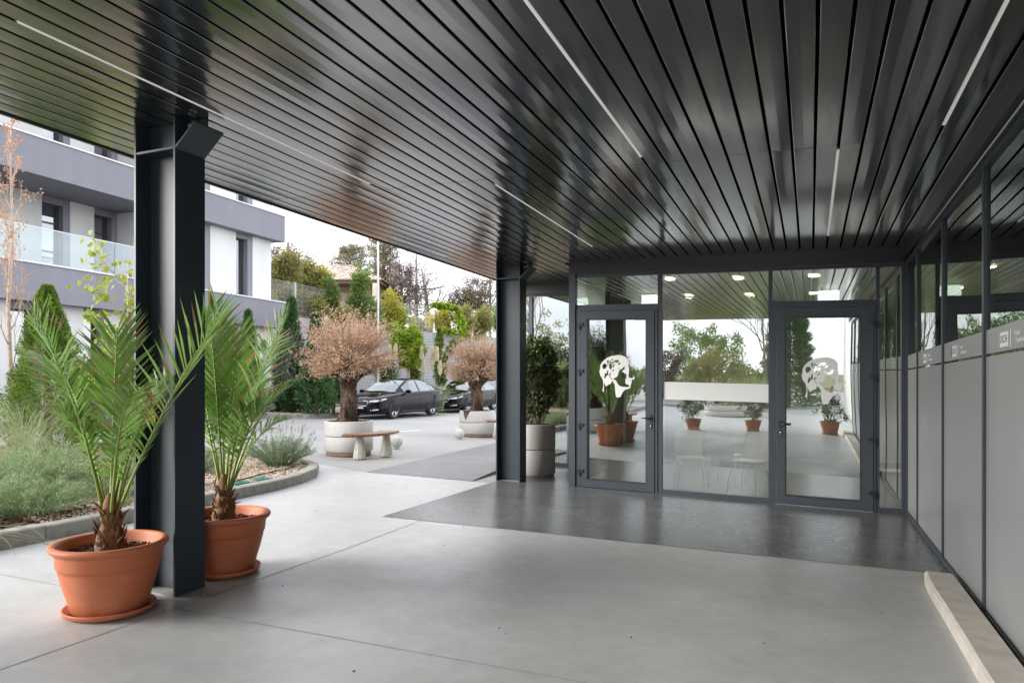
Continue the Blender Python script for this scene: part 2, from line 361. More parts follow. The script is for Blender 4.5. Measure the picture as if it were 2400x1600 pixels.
def text_mesh(txt, size, bold=0):
    cu = bpy.data.curves.new('t', 'FONT'); cu.body = txt; cu.size = size; cu.offset = bold; cu.extrude = .0004; cu.align_x = 'CENTER'; cu.align_y = 'CENTER'; cu.resolution_u = 3
    o = bpy.data.objects.new('t', cu); COL.objects.link(o); dg = bpy.context.evaluated_depsgraph_get(); dg.update()
    me = o.evaluated_get(dg).to_mesh(); V = np.array([v.co[:] for v in me.vertices]); Fs = [tuple(p.vertices) for p in me.polygons]
    o.evaluated_get(dg).to_mesh_clear(); bpy.data.objects.remove(o); bpy.data.curves.remove(cu); return V, Fs
def add_text(mb, txt, size, origin, ux, uz, m=0, sx=1, bold=0):
    V, Fs = text_mesh(txt, size, bold)
    if not len(V): return
    un = np.cross(ux, uz); v = np.asarray(origin)+V[:, :1]*sx*np.asarray(ux)+V[:, 1:2]*np.asarray(uz)+V[:, 2:3]*un
    mb.add(v, Fs, m)

# ================================================================== THE SETTING
def sheet(name, poly, z, m, th=.0):
    mb = MB(); mb.add([(x, y, z) for x, y in poly], [tuple(range(len(poly)))]); return struct(name, mb, m)
sheet('ground', [(-500, -500), (500, -500), (500, 500), (-500, 500)], -.02, 'hill_earth')
sheet('yard_paving', [(-60, -45), (30, -45), (30, 60), (-60, 60)], 0, 'yard_concrete')
sheet('forecourt_floor', [(-6.3, -14), (1.2, -14), (1.2, 9.17), (-4.4, 9.17), (-6.4, 9.15), (-8.5, 9.9), (-9, 9.9), (-9, -14)], .004, 'concrete_floor')
mb = MB()
def strip(mb, pts, wd, z):
    for (x0, y0), (x1, y1) in zip(pts, pts[1:]):
        l = math.hypot(x1-x0, y1-y0); nx, ny = -(y1-y0)/l*wd/2, (x1-x0)/l*wd/2
        mb.add([(x0-nx, y0-ny, z), (x1-nx, y1-ny, z), (x1+nx, y1+ny, z), (x0+nx, y0+ny, z)], [(0, 1, 2, 3)])
strip(mb, [(-3.68, -12), (-3.68, 4.96), (-3.74, 6.6)], .007, .006); strip(mb, [(-6.0, 3.22), (-3.2, 3.27), (-1.2, 3.35), (1.1, 3.40)], .005, .0062)
strip(mb, [(-8.9, 9.9), (-8.2, 9.8), (-6.4, 9.16), (-4.4, 9.19)], .012, .0058); strip(mb, [(-6, -.4), (1.1, -.3)], .005, .0062); strip(mb, [(-6, -4.4), (1.1, -4.3)], .005, .0062)
struct('floor_joint', mb, 'joint_dark')
sheet('paving_tiles', [(-4.19, 6.36), (.86, 6.62), (1.10, 6.62), (1.10, 9.6), (-3.15, 9.6), (-3.15, 11.6), (-4.22, 11.6), (-4.22, 9.3)], .008, 'dark_stone_tiles')
# entry ramp: thin slab beyond the second column, its east end standing proud of the yard
mb = MB(); rp_ = [(-6.31, 9.14), (-4.52, 9.19), (-4.60, 10.6), (-4.9, 15.2), (-6.75, 14.9)]
zt = [.012, .012, .07, .075, .014]
mb.add([(x, y, z) for (x, y), z in zip(rp_, zt)]+[(x, y, .002) for x, y in rp_], [(0, 1, 2, 3, 4), (0, 5, 6, 1), (1, 6, 7, 2), (2, 7, 8, 3), (3, 8, 9, 4), (4, 9, 5, 0)])
struct('ramp', mb, 'ramp_stone')
sheet('road_line', [(-10.6, 14.6), (-10.48, 14.6), (-10.0, 17.2), (-10.12, 17.2)], .004, 'paint_white')
sheet('interior_floor', [(1.2, -2.2), (9, -2.2), (9, 16), (-4.96, 16), (-4.96, 11.62), (-3.1, 11.62), (-3.1, 9.62), (1.2, 9.62)], .010, 'interior_floor')

mb = MB(); k_ = 90; q_ = np.stack([rng.uniform(-6, .8, k_), rng.uniform(.5, 8.5, k_), np.full(k_, .008)], 1); q_[:22, :2] = [-3.9, 3.45]+rng.normal(size=(22, 2))*[.22, .16]
mb.leaves(q_, rng.normal(size=(k_, 3))*[1, 1, .25]+[0, 0, .15], .016*rng.uniform(.5, 1.6, k_), .010); struct('debris', mb, 'soil', kind='stuff')
def kerb(name, pts, wdt, h, seg, mats='kerb_concrete', jit=.004):
    pts = np.array(pts, float); d = np.r_[0, np.cumsum(np.linalg.norm(np.diff(pts, axis=0), axis=1))]
    mb = MB(); n = int(d[-1]/seg); ev = lambda s: np.array([np.interp(s, d, pts[:, 0]), np.interp(s, d, pts[:, 1])])
    for i in range(n):
        a, b = ev(i*seg+.004), ev((i+1)*seg-.004); t = (b-a)/np.linalg.norm(b-a); q = np.array([-t[1], t[0]])*wdt; hh = h+random.uniform(-jit, jit); c = .012
        p = [a, b, b+q, a+q]
        p2 = [a+q*.1, b+q*.1, b+q*.9, a+q*.9]
        v = [(x, y, -.01) for x, y in p]+[(x, y, hh-c) for x, y in p]+[(x, y, hh) for x, y in p2]
        mb.add(v, [(0, 1, 5, 4), (1, 2, 6, 5), (2, 3, 7, 6), (3, 0, 4, 7), (4, 5, 9, 8), (5, 6, 10, 9), (6, 7, 11, 10), (7, 4, 8, 11), (8, 9, 10, 11)])
    return struct(name, mb, mats)
ISL = [(-6.02, -9), (-6.05, 3.6), (-6.1, 5), (-6.2, 6.2), (-6.27, 7.2), (-6.42, 7.9), (-6.62, 8.35), (-6.95, 8.8), (-7.4, 9.12), (-8.1, 9.35), (-9.5, 9.45), (-12.6, 9.3), (-13, 8.5), (-13, -9)]
kerb('kerb', ISL, .15, .14, .62)
sheet('bed_soil', [(x+.08 if x < -12 else x-.08, y-.05 if y > 9 else y) for x, y in ISL], .085, 'earth')
FB = [(-18.0, 17.3), (-16.9, 17.95), (-15.75, 18.55), (-15.45, 19.3), (-15.45, 20.5), (-15.5, 45)]
kerb('kerb', FB, .15, .16, .8)
kerb('kerb', [(-16.6, -4), (-16.6, 15.8), (-17.3, 16.6), (-18.0, 16.8)], .12, .12, .8)
sheet('bed_soil', [(-18.1, 17.4), (-15.6, 18.8), (-15.6, 45), (-21, 45), (-21, 17.4)], .12, 'earth')
sheet('bed_soil', [(-18.4, -4), (-16.65, -4), (-16.65, 15.8), (-18.4, 16.7)], .09, 'earth')
def pebbles(name, n, poly, z, size, m='gravel'):
    poly = np.array(poly); lo, hi = poly.min(0), poly.max(0); pts = []
    while len(pts) < n:
        q = lo+(hi-lo)*rng.random(2); ins = False; j = len(poly)-1
        for i in range(len(poly)):
            if (poly[i, 1] > q[1]) != (poly[j, 1] > q[1]) and q[0] < (poly[j, 0]-poly[i, 0])*(q[1]-poly[i, 1])/(poly[j, 1]-poly[i, 1])+poly[i, 0]: ins = not ins
            j = i
        if ins: pts.append(q)
    pts = np.array(pts); base = np.array([(1, 0, 0), (0, 1, 0), (-1, 0, 0), (0, -1, 0), (0, 0, .6), (0, 0, -.6)], float)
    s = size*rng.uniform(.5, 1.3, (n, 1, 1)); v = base[None]*s*rng.uniform(.6, 1.3, (n, 1, 3))
    an = rng.uniform(0, 6.28, n); c, s_ = np.cos(an), np.sin(an)
    x = v[..., 0]*c[:, None]-v[..., 1]*s_[:, None]; y = v[..., 0]*s_[:, None]+v[..., 1]*c[:, None]
    v = np.stack([x+pts[:, :1], y+pts[:, 1:], v[..., 2]+z+rng.uniform(0, size*.7, (n, 1))], -1).reshape(-1, 3)
    f = np.array([(0, 1, 4), (1, 2, 4), (2, 3, 4), (3, 0, 4), (1, 0, 5), (2, 1, 5), (3, 2, 5), (0, 3, 5)])
    f = (f[None]+6*np.arange(n)[:, None, None]).reshape(-1, 3)
    mb = MB(); mb.addq(v, f, 0, False, np.repeat(rng.random(n), 6)); return struct(name, mb, m, kind='stuff')
pebbles('gravel', 15000, [(-6.2, 4.2), (-6.4, 7.2), (-6.6, 7.9), (-7.0, 8.7), (-7.6, 9.0), (-9.2, 9.1), (-10, 7), (-9, 4.4)], .09, .018)
pebbles('gravel', 9000, [(-18.0, 17.5), (-15.7, 18.8), (-15.6, 26), (-18, 26)], .13, .03)
pebbles('bark_mulch', 4000, [(-6.2, -1), (-6.2, 5), (-9, 5), (-9, -1)], .09, .025, 'bark_mulch')

# white stone kerb at the foot of the side glazing
mb = MB(); ys = np.linspace(6.26, -2.2, 36)
for i in range(len(ys)-1):
    j0 = .0015*math.sin(i*2.1)+.0015*math.sin(i*5.3); j1 = .0015*math.sin((i+1)*2.1)+.0015*math.sin((i+1)*5.3)
    if i == 0: j0 = .012
    y0, y1 = ys[i], ys[i+1]; xa, xb, xr = .80+j0, .80+j1, 1.0
    V_ = [(xa, y0, .0), (xb, y1, .0), (xr, y1, .0), (xr, y0, .0), (xa, y0, .085), (xb, y1, .085), (xr, y1, .1), (xr, y0, .1), (xa+.018, y0, .1), (xb+.018, y1, .1)]
    fs = [(0, 4, 5, 1), (4, 8, 9, 5), (8, 7, 6, 9), (3, 2, 6, 7)]
    if i == 0: fs.append((0, 3, 7, 8, 4))
    mb.add(V_, fs)
struct('stone_kerb', mb, 'white_stone')

# ================================================================== CANOPY
HC = 3.18; PX = .1495; X0 = .78
can = thing('canopy', 'dark glossy slatted metal canopy over the forecourt, long dark panels with thin black gaps', 'canopy', (-1.9, 4, HC), mode='v')
for (ya, yb) in ((-2.2, 5.377), (5.383, 8.697), (8.703, 9.555), (9.56, 11.6)):
    mb = MB()
    for k in range(-2, 39):
        xc = X0-PX*(k+.5); xa, xb = xc-PX/2+.0095, xc+PX/2-.0095
        if xa < -4.93: continue
        if xb > 1.07: xb = 1.07
        if xa > 1.05: continue
        if ya > 9.4 and xb > -3.2: continue
        n = max(2, int((yb-ya)/.45)); ysl = np.linspace(ya, yb, n+1); V_ = []; tilt = random.uniform(-.0010, .0010)
        for y in ysl:
            dz = random.uniform(-.0006, .0006)
            V_ += [(xa, y, HC+.02), (xa, y, HC+tilt), (xa+.004, y, HC-.002+tilt), ((xa+xb)/2, y, HC-.0032+dz), (xb-.004, y, HC-.002-tilt), (xb, y, HC-tilt), (xb, y, HC+.02)]
        fs = [(i*7+j, i*7+j+1, (i+1)*7+j+1, (i+1)*7+j) for i in range(n) for j in range(6)]
        fs += [(0, 1, 2, 3, 4, 5, 6), tuple(n*7+j for j in range(6, -1, -1))]
        mb.add(V_, fs, 0, False)
    part('ceiling_panels', mb, 'panel_gloss', can, True)
mb = MB(); mb.box(-4.93, 1.07, -2.19, 9.6, HC+.035, HC+.05); mb.box(-4.93, -3.2, 9.601, 11.6, HC+.035, HC+.05); part('backing', mb, 'void_black', can, True)
mb = MB(); mb.box(-4.965, -4.935, -2.2, 11.62, HC-.006, HC+.55); mb.box(-4.935, 1.4, -2.235, -2.205, HC-.006, HC+.55); mb.box(-4.93, 1.4, -2.2, 11.62, HC+.4, HC+.55); part('fascia', mb, 'panel_edge', can, True)
mb = MB(); mb.box(-3.15, 1.07, 9.50, 9.53, 3.0, HC+.03); mb.box(.985, 1.02, -2.19, 9.50, 3.03, HC+.03); mb.box(-4.93, -3.16, 11.50, 11.53, 3.0, HC+.03); part('trim_panel', mb, 'fascia', can, True)
def led(x, y0, y1, label):
    t = thing('ceiling_light', label, 'ceiling light', (x, (y0+y1)/2, HC), group='linear lights let into the canopy'); MODE[t] = 'v'
    mb = MB(); mb.box(-.0085, .0085, (y0-y1)/2, (y1-y0)/2, -.004, .012); part('diffuser', mb, 'light_diffuser', t)
    mb = MB(); mb.box(-.0088, .0088, (y0-y1)/2-.004, (y1-y0)/2+.004, .0125, .03); part('housing', mb, 'frame_dark', t)
led(-1.162, 2.2, 5.21, 'long white strip light near the centre of the canopy, ending just before the cross joint')
led(.78, 2.2, 5.18, 'white strip light nearest the side glazing, top right of the canopy')
led(-3.555, 2.22, 5.20, 'strip light above the near column and the two palms')
led(-2.508, 5.57, 8.50, 'short strip light beyond the cross joint, towards the far column')
led(.182, 5.52, 8.56, 'strip light pointing at the right-hand glass door')

def column(x, y, label):
    t = thing('steel_column', label, 'column', (x, y, 0), group='anthracite steel columns carrying the canopy')
    h = HC
    for s in (-1, 1):
        mb = MB(); mb.box(s*.19-(.016 if s > 0 else 0), s*.19+(.016 if s < 0 else 0), -.125, .125, .004, h if s < 0 else h-.01); part('flange', mb, 'steel_paint', t)
    mb = MB(); mb.box(-.1735, .1735, -.006, .006, .004, h); part('web', mb, 'steel_paint', t)
    mb = MB()
    for s in (-1, 1): mb.box(-.1735, .1735, s*.0065, s*.122, 2.965, 2.98)
    part('stiffener', mb, 'steel_paint', t)
    mb = MB(); mb.extr([(.191, -.124, 2.965), (.36, -.124, 3.11), (.36, -.124, 3.122), (.191, -.124, 2.98)], (0, .248, 0)); mb.extr([(.193, -.01, 2.985), (.34, -.01, 3.115), (.34, -.01, 3.172), (.193, -.01, 3.172)], (0, .02, 0)); part('bracket', mb, 'frame_paint', t)
    mb = MB()
    for zz in (3.10, 3.10):
        for dx in (.235, .275): mb.lathe([(0, 0), (.014, 0), (.014, .02), (0, .02)], 6, (dx, -.05 if zz < 3.11 else .05, 3.06+dx*.3), ax='y')
        break
    part('bolt', mb, 'galvanised', t)
    mb = MB(); mb.box(-.188, .188, -.12, .12, .004, .012); part('base_plate', mb, 'joint_dark', t)
    return t
column(-4.05, 3.535, 'near anthracite H-section steel column between the two potted palms')
column(-4.07, 9.575, 'far anthracite H-section steel column beside the speckled planter with a green shrub')

# ================================================================== GLAZED ENTRANCE
def frame_boxes(mb, bx):
    for b in bx: mb.box(*b)
YA, YB = 9.535, 9.60
ent = thing('glass_entrance', 'glazed entrance wall with two framed glass doors and a frosted band between them', 'glass entrance', (-1.05, 9.57, 0), mode='v')
mb = MB(); frame_boxes(mb, [(-3.15, -3.06, 9.50, YB, .01, 3.0), (-1.90, -1.84, YA, YB, .01, 2.96), (-.49, -.44, YA, YB, .01, 2.96), (.73, .77, YA, YB, .01, 2.96), (1.0, 1.075, 9.52, YB, .01, 2.96),
    (-3.06, 1.075, YA-.003, YB, 2.961, 2.999), (-3.06, -1.90, YA+.002, YB, 2.52, 2.57), (-.44, .73, YA+.002, YB, 2.52, 2.57), (-1.84, -.49, YA+.002, YB, .01, .062), (.77, 1.0, YA+.002, YB, .01, .062)])
part('frame', mb, 'frame_paint', ent, True)
mb = MB()
for a, b, c, d in ((-3.058, -2.992, -1.938, -1.902), (-.438, -.402, .702, .728)):
    mb = MB(); mb.box(a, b, YA-.012, YB-.01, .012, 2.518); mb.box(c, d, YA-.012, YB-.01, .012, 2.518); mb.box(b, c, YA-.012, YB-.01, 2.484, 2.518); part('door_frame', mb, 'frame_paint', ent, True)
def pane(parent, x0, x1, z0, z1, y=9.567, m='glass_entry', name='pane'):
    mb = MB(); mb.box(x0, x1, y-.004, y+.004, z0, z1); return part(name, mb, m, parent, True)
pane(ent, -3.06, -1.90, 2.57, 2.96); pane(ent, -.44, .73, 2.57, 2.96); pane(ent, -1.84, -.49, .062, 2.96); pane(ent, .77, 1.0, .062, 2.96)
mb = MB(); mb.box(-1.838, -.492, 9.560, 9.5615, 1.28, 1.515); part('frosted_band', mb, 'frosted_light', ent, True)
OUT = [(275, 1215), (250, 1170), (275, 1050), (270, 930), (240, 850), (195, 790), (170, 690), (190, 600), (195, 520), (230, 440), (300, 370), (380, 310), (500, 258), (560, 255), (650, 235), (740, 240), (810, 262), (880, 300), (920, 360), (935, 430), (925, 510), (945, 590), (945, 680), (930, 760), (945, 830), (1000, 832), (1060, 830), (1065, 810), (1020, 740), (1085, 800), (1090, 850), (1060, 868), (1010, 875), (1020, 930), (1000, 975), (985, 1030), (985, 1080), (950, 1115), (860, 1135), (810, 1175), (770, 1240), (720, 1345), (615, 1348), (590, 1240), (582, 1100), (575, 1010), (530, 950), (490, 905), (495, 950), (470, 1000), (420, 1015), (345, 1075), (310, 1000), (296, 960), (290, 1100), (288, 1215)]
HOL = [[(770, 590), (800, 540), (850, 530), (830, 570), (830, 610), (780, 640), (775, 670), (800, 695), (850, 720), (885, 750), (880, 830), (850, 890), (848, 960), (880, 1000), (930, 1010), (950, 1040), (940, 1070), (850, 1072), (760, 1066), (690, 1040), (640, 980), (605, 900), (540, 885), (555, 845), (600, 830), (650, 790), (665, 720), (680, 660), (715, 610)],
 [(250, 520), (280, 468), (340, 470), (378, 530), (340, 590), (282, 620), (255, 575)], [(430, 460), (470, 455), (505, 500), (500, 590), (470, 615), (430, 590)], [(470, 365), (540, 335), (530, 370), (490, 392)], [(430, 375), (470, 420), (520, 425), (600, 365), (680, 365), (680, 415), (620, 440), (575, 418), (520, 475), (430, 430)], [(640, 485), (700, 430), (735, 430), (700, 490)], [(510, 505), (580, 470), (550, 575), (525, 545)], [(495, 655), (560, 600), (550, 650), (515, 670)], [(380, 640), (405, 650), (405, 780), (375, 770), (320, 860), (295, 840), (320, 720), (365, 725)], [(432, 740), (470, 712), (515, 740), (480, 735), (455, 760), (465, 830), (520, 880), (480, 872), (440, 820)], [(655, 590), (685, 560), (680, 610)], [(375, 400), (410, 350), (415, 440), (405, 520), (375, 500), (400, 460), (372, 440)]]
def emblem(parent, x0, x1, z0, z1):
    cu = bpy.data.curves.new('e', 'CURVE'); cu.dimensions = '2D'; cu.fill_mode = 'BOTH'; cu.extrude = .0005
    for pl in [OUT]+HOL:
        sp = cu.splines.new('POLY'); sp.points.add(len(pl)-1); sp.use_cyclic_u = True
        for i, (a, b) in enumerate(pl): sp.points[i].co = (x0+(a-170)/920*(x1-x0), z1-(b-235)/1113*(z1-z0), 0, 1)
    o = bpy.data.objects.new('e', cu); COL.objects.link(o); dg = bpy.context.evaluated_depsgraph_get(); dg.update()
    me = o.evaluated_get(dg).to_mesh(); mb = MB(); mb.add([(v.co[0], 9.559-v.co[2], v.co[1]) for v in me.vertices], [tuple(p.vertices) for p in me.polygons])
    o.evaluated_get(dg).to_mesh_clear(); bpy.data.objects.remove(o); bpy.data.curves.remove(cu)
    part('head_emblem', mb, 'emblem_film', parent, True)
def door(x0, x1, gx0, gx1, hinge, lx, ex, label):
    mb = MB(); y0, y1 = 9.512, 9.575
    mb.box(x0+.004, gx0, y0, y1, .016, 2.478); mb.box(gx1, x1-.004, y0, y1, .016, 2.478); mb.box(gx0, gx1, y0+.0005, y1, .016, .115); mb.box(gx0, gx1, y0+.0005, y1, 2.37, 2.478)
    for b in ((gx0, gx0+.012, .115, 2.37), (gx1-.012, gx1, .115, 2.37), (gx0+.012, gx1-.012, .115, .127), (gx0+.012, gx1-.012, 2.358, 2.37)): mb.box(b[0], b[1], y0+.006, y1-.006, b[2], b[3], 1)
    d = part('door', mb, ['frame_paint', 'frame_dark'], ent, True); d['label'] = label
    pane(d, gx0+.012, gx1-.012, .127, 2.358)
    for z in (.21, .86, 1.62, 2.27):
        mb = MB(); s = 1 if hinge > 0 else -1; mb.box(hinge_x(hinge)-.016, hinge_x(hinge)+.016, y0-.022, y0-.001, z-.045, z+.045); mb.box(hinge_x(hinge)-s*.06, hinge_x(hinge)-s*.017, y0-.016, y0-.001, z-.002, z+.043); part('hinge', mb, 'black_metal', d, True)
    s = 1 if hinge > 0 else -1
    mb = MB(); mb.box(lx-.018, lx+.018, y0-.009, y0-.001, .965, 1.065); mb.tube([(lx, y0-.008, 1.015), (lx, y0-.05, 1.015)], .010, 8); mb.tube([(lx-s*.008, y0-.05, 1.015), (lx+s*.12, y0-.05, 1.015)], .0095, 8); part('handle', mb, 'black_metal', d, True)
    mb = MB(); mb.box(lx-.015, lx+.015, y0-.007, y0-.001, .875, .945); mb.lathe([(0, -.012), (.009, -.012), (.009, 0)], 12, (lx, y0-.006, .915), 1, ax='y'); mb.box(lx-.004, lx+.004, y0-.0175, y0-.006, .885, .915, 1); part('lock', mb, ['black_metal', 'steel'], d, True)
    emblem(d, *ex)
def hinge_x(h): return .712 if h > 0 else -3.0
door(-2.99, -1.94, -2.89, -2.05, -1, -1.985, (-2.72, -2.22, 1.285, 1.87), 'left glass door, hinged on its left side')
door(-.40, .70, -.29, .57, 1, -.345, (-.10, .40, 1.285, 1.87), 'right glass door, hinged on its right side')
mb = MB(); mb.box(-.40, .70, 9.50, 9.58, .009, .014); part('threshold', mb, 'steel', ent, True)

# side glazing with frosted film
side = thing('glass_curtain_wall', 'tall side glazing along the right with grey frosted film on its lower part', 'glass wall', (1.08, 3.6, 0), mode='v')
MY = [9.49, 8.62, 7.05, 5.48, 3.91, 2.34, .77, -.80, -2.15]
for y in MY: mb = MB(); mb.box(1.046, 1.11, y-.026, y+.026, .012, 3.0); part('mullion', mb, 'frame_paint', side, True)
mb = MB()
for a, b in zip(MY, MY[1:]): mb.box(1.05, 1.10, b+.026, a-.026, 2.965, 3.0); mb.box(1.042, 1.10, b+.026, a-.026, .012, .066)
mb.box(1.044, 1.12, -2.18, 9.52, 3.0005, 3.03); part('rail', mb, 'frame_paint', side, True)
for i, (a, b) in enumerate(zip(MY, MY[1:])):
    ya, yb = b+.026, a-.026
    mb = MB(); mb.box(1.066, 1.074, ya, yb, .066, 2.965); part('pane', mb, 'glass_side', side, True)
    mb = MB(); mb.box(1.060, 1.0615, ya+.002, yb-.002, .068, 1.722); mb.box(1.060, 1.0615, ya+.002, yb-.002, 1.740, 1.895); part('frosted_film', mb, 'frosted_film', side, True)
    if i >= 1:
        mb = MB(); y1 = yb-.36; x = 1.0585
        if i == 2: mb.box(x, x+.001, y1+.0, y1+.035, 1.765, 1.855, 1)  # bar painted dark for the dark reflection in a clear cut-out
        mb.box(x, x+.001, y1-.20, y1-.01, 1.765, 1.852, 0)  # logo white is painted-in bright reflection, standing for clear cut-outs in the film
        add_text(mb, 'DCH', .062, (x-.001, y1-.105, 1.808), (0, -1, 0), (0, 0, 1), 1, 1.15)
        mb.box(x, x+.001, y1-.26, y1-.25, 1.755, 1.862, 0)
        add_text(mb, 'Fabio', .042, (x, y1-.40, 1.829), (0, -1, 0), (0, 0, 1), 0, 1.3); add_text(mb, 'Traditional', .038, (x, y1-.47, 1.788), (0, -1, 0), (0, 0, 1), 0, 1.3)
        part('logo', mb, ['logo_refl_white', 'logo_dark'], side, True)
# set-back glazing beside the vestibule
back = thing('glass_curtain_wall', 'set-back glazing behind the speckled planter, left of the glass doors', 'glass wall', (-4.0, 11.6, 0), mode='v')
XS = [-3.16, -4.535, -4.93]
for x in XS: mb = MB(); mb.box(x-.035, x+.035, 11.535, 11.62, .012, 2.96); part('mullion', mb, 'frame_paint', back, True)
mb = MB()
for a, b in zip(XS, XS[1:]): mb.box(b+.035, a-.035, 11.54, 11.61, .012, .07)
mb.box(-4.965, -3.12, 11.532, 11.62, 2.961, 3.0); part('rail', mb, 'frame_dark', back, True)
for a, b in zip(XS, XS[1:]): pane(back, b+.035, a-.035, .07, 2.96, 11.575)
for y0 in (9.6,):
    mb = MB(); mb.box(-3.125, -3.117, 9.605, 11.53, .07, 2.96); part('pane', mb, 'glass_entry', back, True)
# the clinic building behind the glass
bl = thing('clinic_building', 'low dark glazed building behind the entrance, plain grey rooms inside', 'building', (-1, 13, 0), mode='v')
mb = MB(); mb.box(-5.2, 9.3, 16.0, 16.3, 0, 3.6); mb.box(9.0, 9.3, -2.2, 15.99, 0, 3.6); mb.box(1.45, 9, -2.5, -2.2, 0, 3.6); mb.box(-5.2, -4.97, 11.6, 16.3, 0, 3.6); part('wall', mb, 'interior_white', bl, True)
mb = MB(); mb.box(1.13, 9, -2.19, 9.62, 3.031, 3.12); mb.box(-3.1, 9, 9.625, 15.99, 3.031, 3.12); mb.box(-4.96, -3.105, 11.63, 15.99, 3.031, 3.12); part('ceiling', mb, 'interior_ceiling', bl, True)
mb = MB(); mb.box(1.45, 9.3, -2.5, 16.3, 3.61, 3.8); mb.box(-5.2, 1.44, 11.66, 16.3, 3.61, 3.8); part('roof', mb, 'panel_edge', bl, True)
for b in ((-2.5, -2.2, 13.2, 13.5, .012, 3.02), (-4.25, -3.95, 12.3, 12.6, .012, 3.02), (3.4, 3.7, 9.9, 10.2, .012, 3.02)): mb = MB(); mb.box(*b); part('pillar', mb, 'fascia', bl, True)
wl = MB(); wl.box(1.30, 1.60, -12, -2.56, 0, 4.6); solo('rendered_wall', 'plain pale rendered wall end, seen mirrored in the right glass door', 'wall', (0, 0, 0), wl, 'facade_white', mode='v')
for i, (x, y) in enumerate([(-1.88, 10.34), (-.94, 10.45), (.05, 10.48), (-.94, 12.4), (-1.92, 12.36), (.06, 12.5), (2.0, 10.5)]):
    lab = ['downlight just inside the glass, above the left door', 'downlight just inside the glass, above the middle pane', 'downlight just inside the glass, above the right door', 'deeper downlight behind the middle pane', 'deeper downlight behind the left end of the middle pane', 'deeper downlight behind the right door', 'downlight inside, seen through the side glazing'][i]
    t = thing('downlight', lab, 'downlight', (x, y, 3.02), group='round warm downlights inside the glass')
    mb = MB(); mb.lathe([(0, -.004), (.075, -.004), (.078, .008)], 28); part('lens', mb, 'lit_lamp', t)
    mb = MB(); mb.lathe([(.079, .008), (.079, -.008), (.092, -.006), (.092, .008)], 28); part('ring', mb, 'chair_white', t)
    la = bpy.data.lights.new('downlight_lamp', 'AREA'); la.shape = 'DISK'; la.size = .14; la.energy = 5; la.color = (1, .86, .70); lo = bpy.data.objects.new('downlight_lamp', la); COL.objects.link(lo); lo.parent = t; lo.location = (0, 0, -.012)
for i, (x, y, lab) in enumerate([(-2.49, 11.9, 'white rectangular ceiling lamp behind the fanlight over the left door'), (.26, 11.9, 'white rectangular ceiling lamp behind the fanlight over the right door'), (1.98, 11.9, 'white rectangular ceiling lamp seen through the side glazing')]):
    t = thing('emergency_light', lab, 'emergency light', (x, y, 2.91), group='white rectangular lamps hung inside the glass')
    mb = MB(); mb.box(-.15, .15, -.02, .02, -.075, .075); part('panel', mb, 'exit_lamp', t)
    for xx in (-.15, .14): mb = MB(); mb.box(xx, xx+.01, -.004, .004, .0755, .108); part('hanger', mb, 'steel', t)
def chair(x, y, rz, lab):
    t = thing('chair', lab, 'chair', (x, y, .012), rz, 'white plastic chairs inside the glass')
    mb = MB()
    for j in range(9):
        pass
    g = [(u, v) for v in np.linspace(0, 1, 9) for u in np.linspace(-1, 1, 7)]
    V_ = [(u*.21*(1-.1*v), -.2+.4*v, .45-.02*(1-u*u)*math.sin(v*3)) for u, v in g]; fs = [(i*7+j, i*7+j+1, (i+1)*7+j+1, (i+1)*7+j) for i in range(8) for j in range(6)]
    n = len(V_); V_ += [(a, b, c-.02) for a, b, c in V_]; fs += [tuple(n+k for k in f[::-1]) for f in fs]
    mb.add(V_, fs, 0, True); part('seat', mb, 'chair_white', t)
    mb = MB(); V_ = [(u*.2*math.sqrt(1-.55*v**3), .2+.09*v+.05*(u*u), .45+.40*v) for u, v in g]; n = len(V_); V_ += [(a, b+.015, c) for a, b, c in V_]
    fs = [(i*7+j, i*7+j+1, (i+1)*7+j+1, (i+1)*7+j) for i in range(8) for j in range(6)]; fs += [tuple(n+k for k in f[::-1]) for f in fs]; mb.add(V_, fs, 0, True); part('backrest', mb, 'chair_white', t)
    for sx in (-1, 1):
        for sy in (-1, 1): mb = MB(); mb.tube([(sx*.17, sy*.16, .435), (sx*.215, sy*.21, 0)], [.018, .013], 8); part('leg', mb, 'chair_white', t)
    return t
c0 = chair(-1.55, 10.15, .3, 'white chair behind the left part of the middle pane')
for x, y, r, l in [(-.78, 10.2, -.4, 'white chair behind the right part of the middle pane'), (.98, 10.1, 1.5, 'white chair at the narrow pane beside the corner post'), (-1.15, 10.9, 2.9, 'white chair deeper inside, between the two behind the middle pane')]: dup(c0, (x, y, .012), r, l, c0['group'])

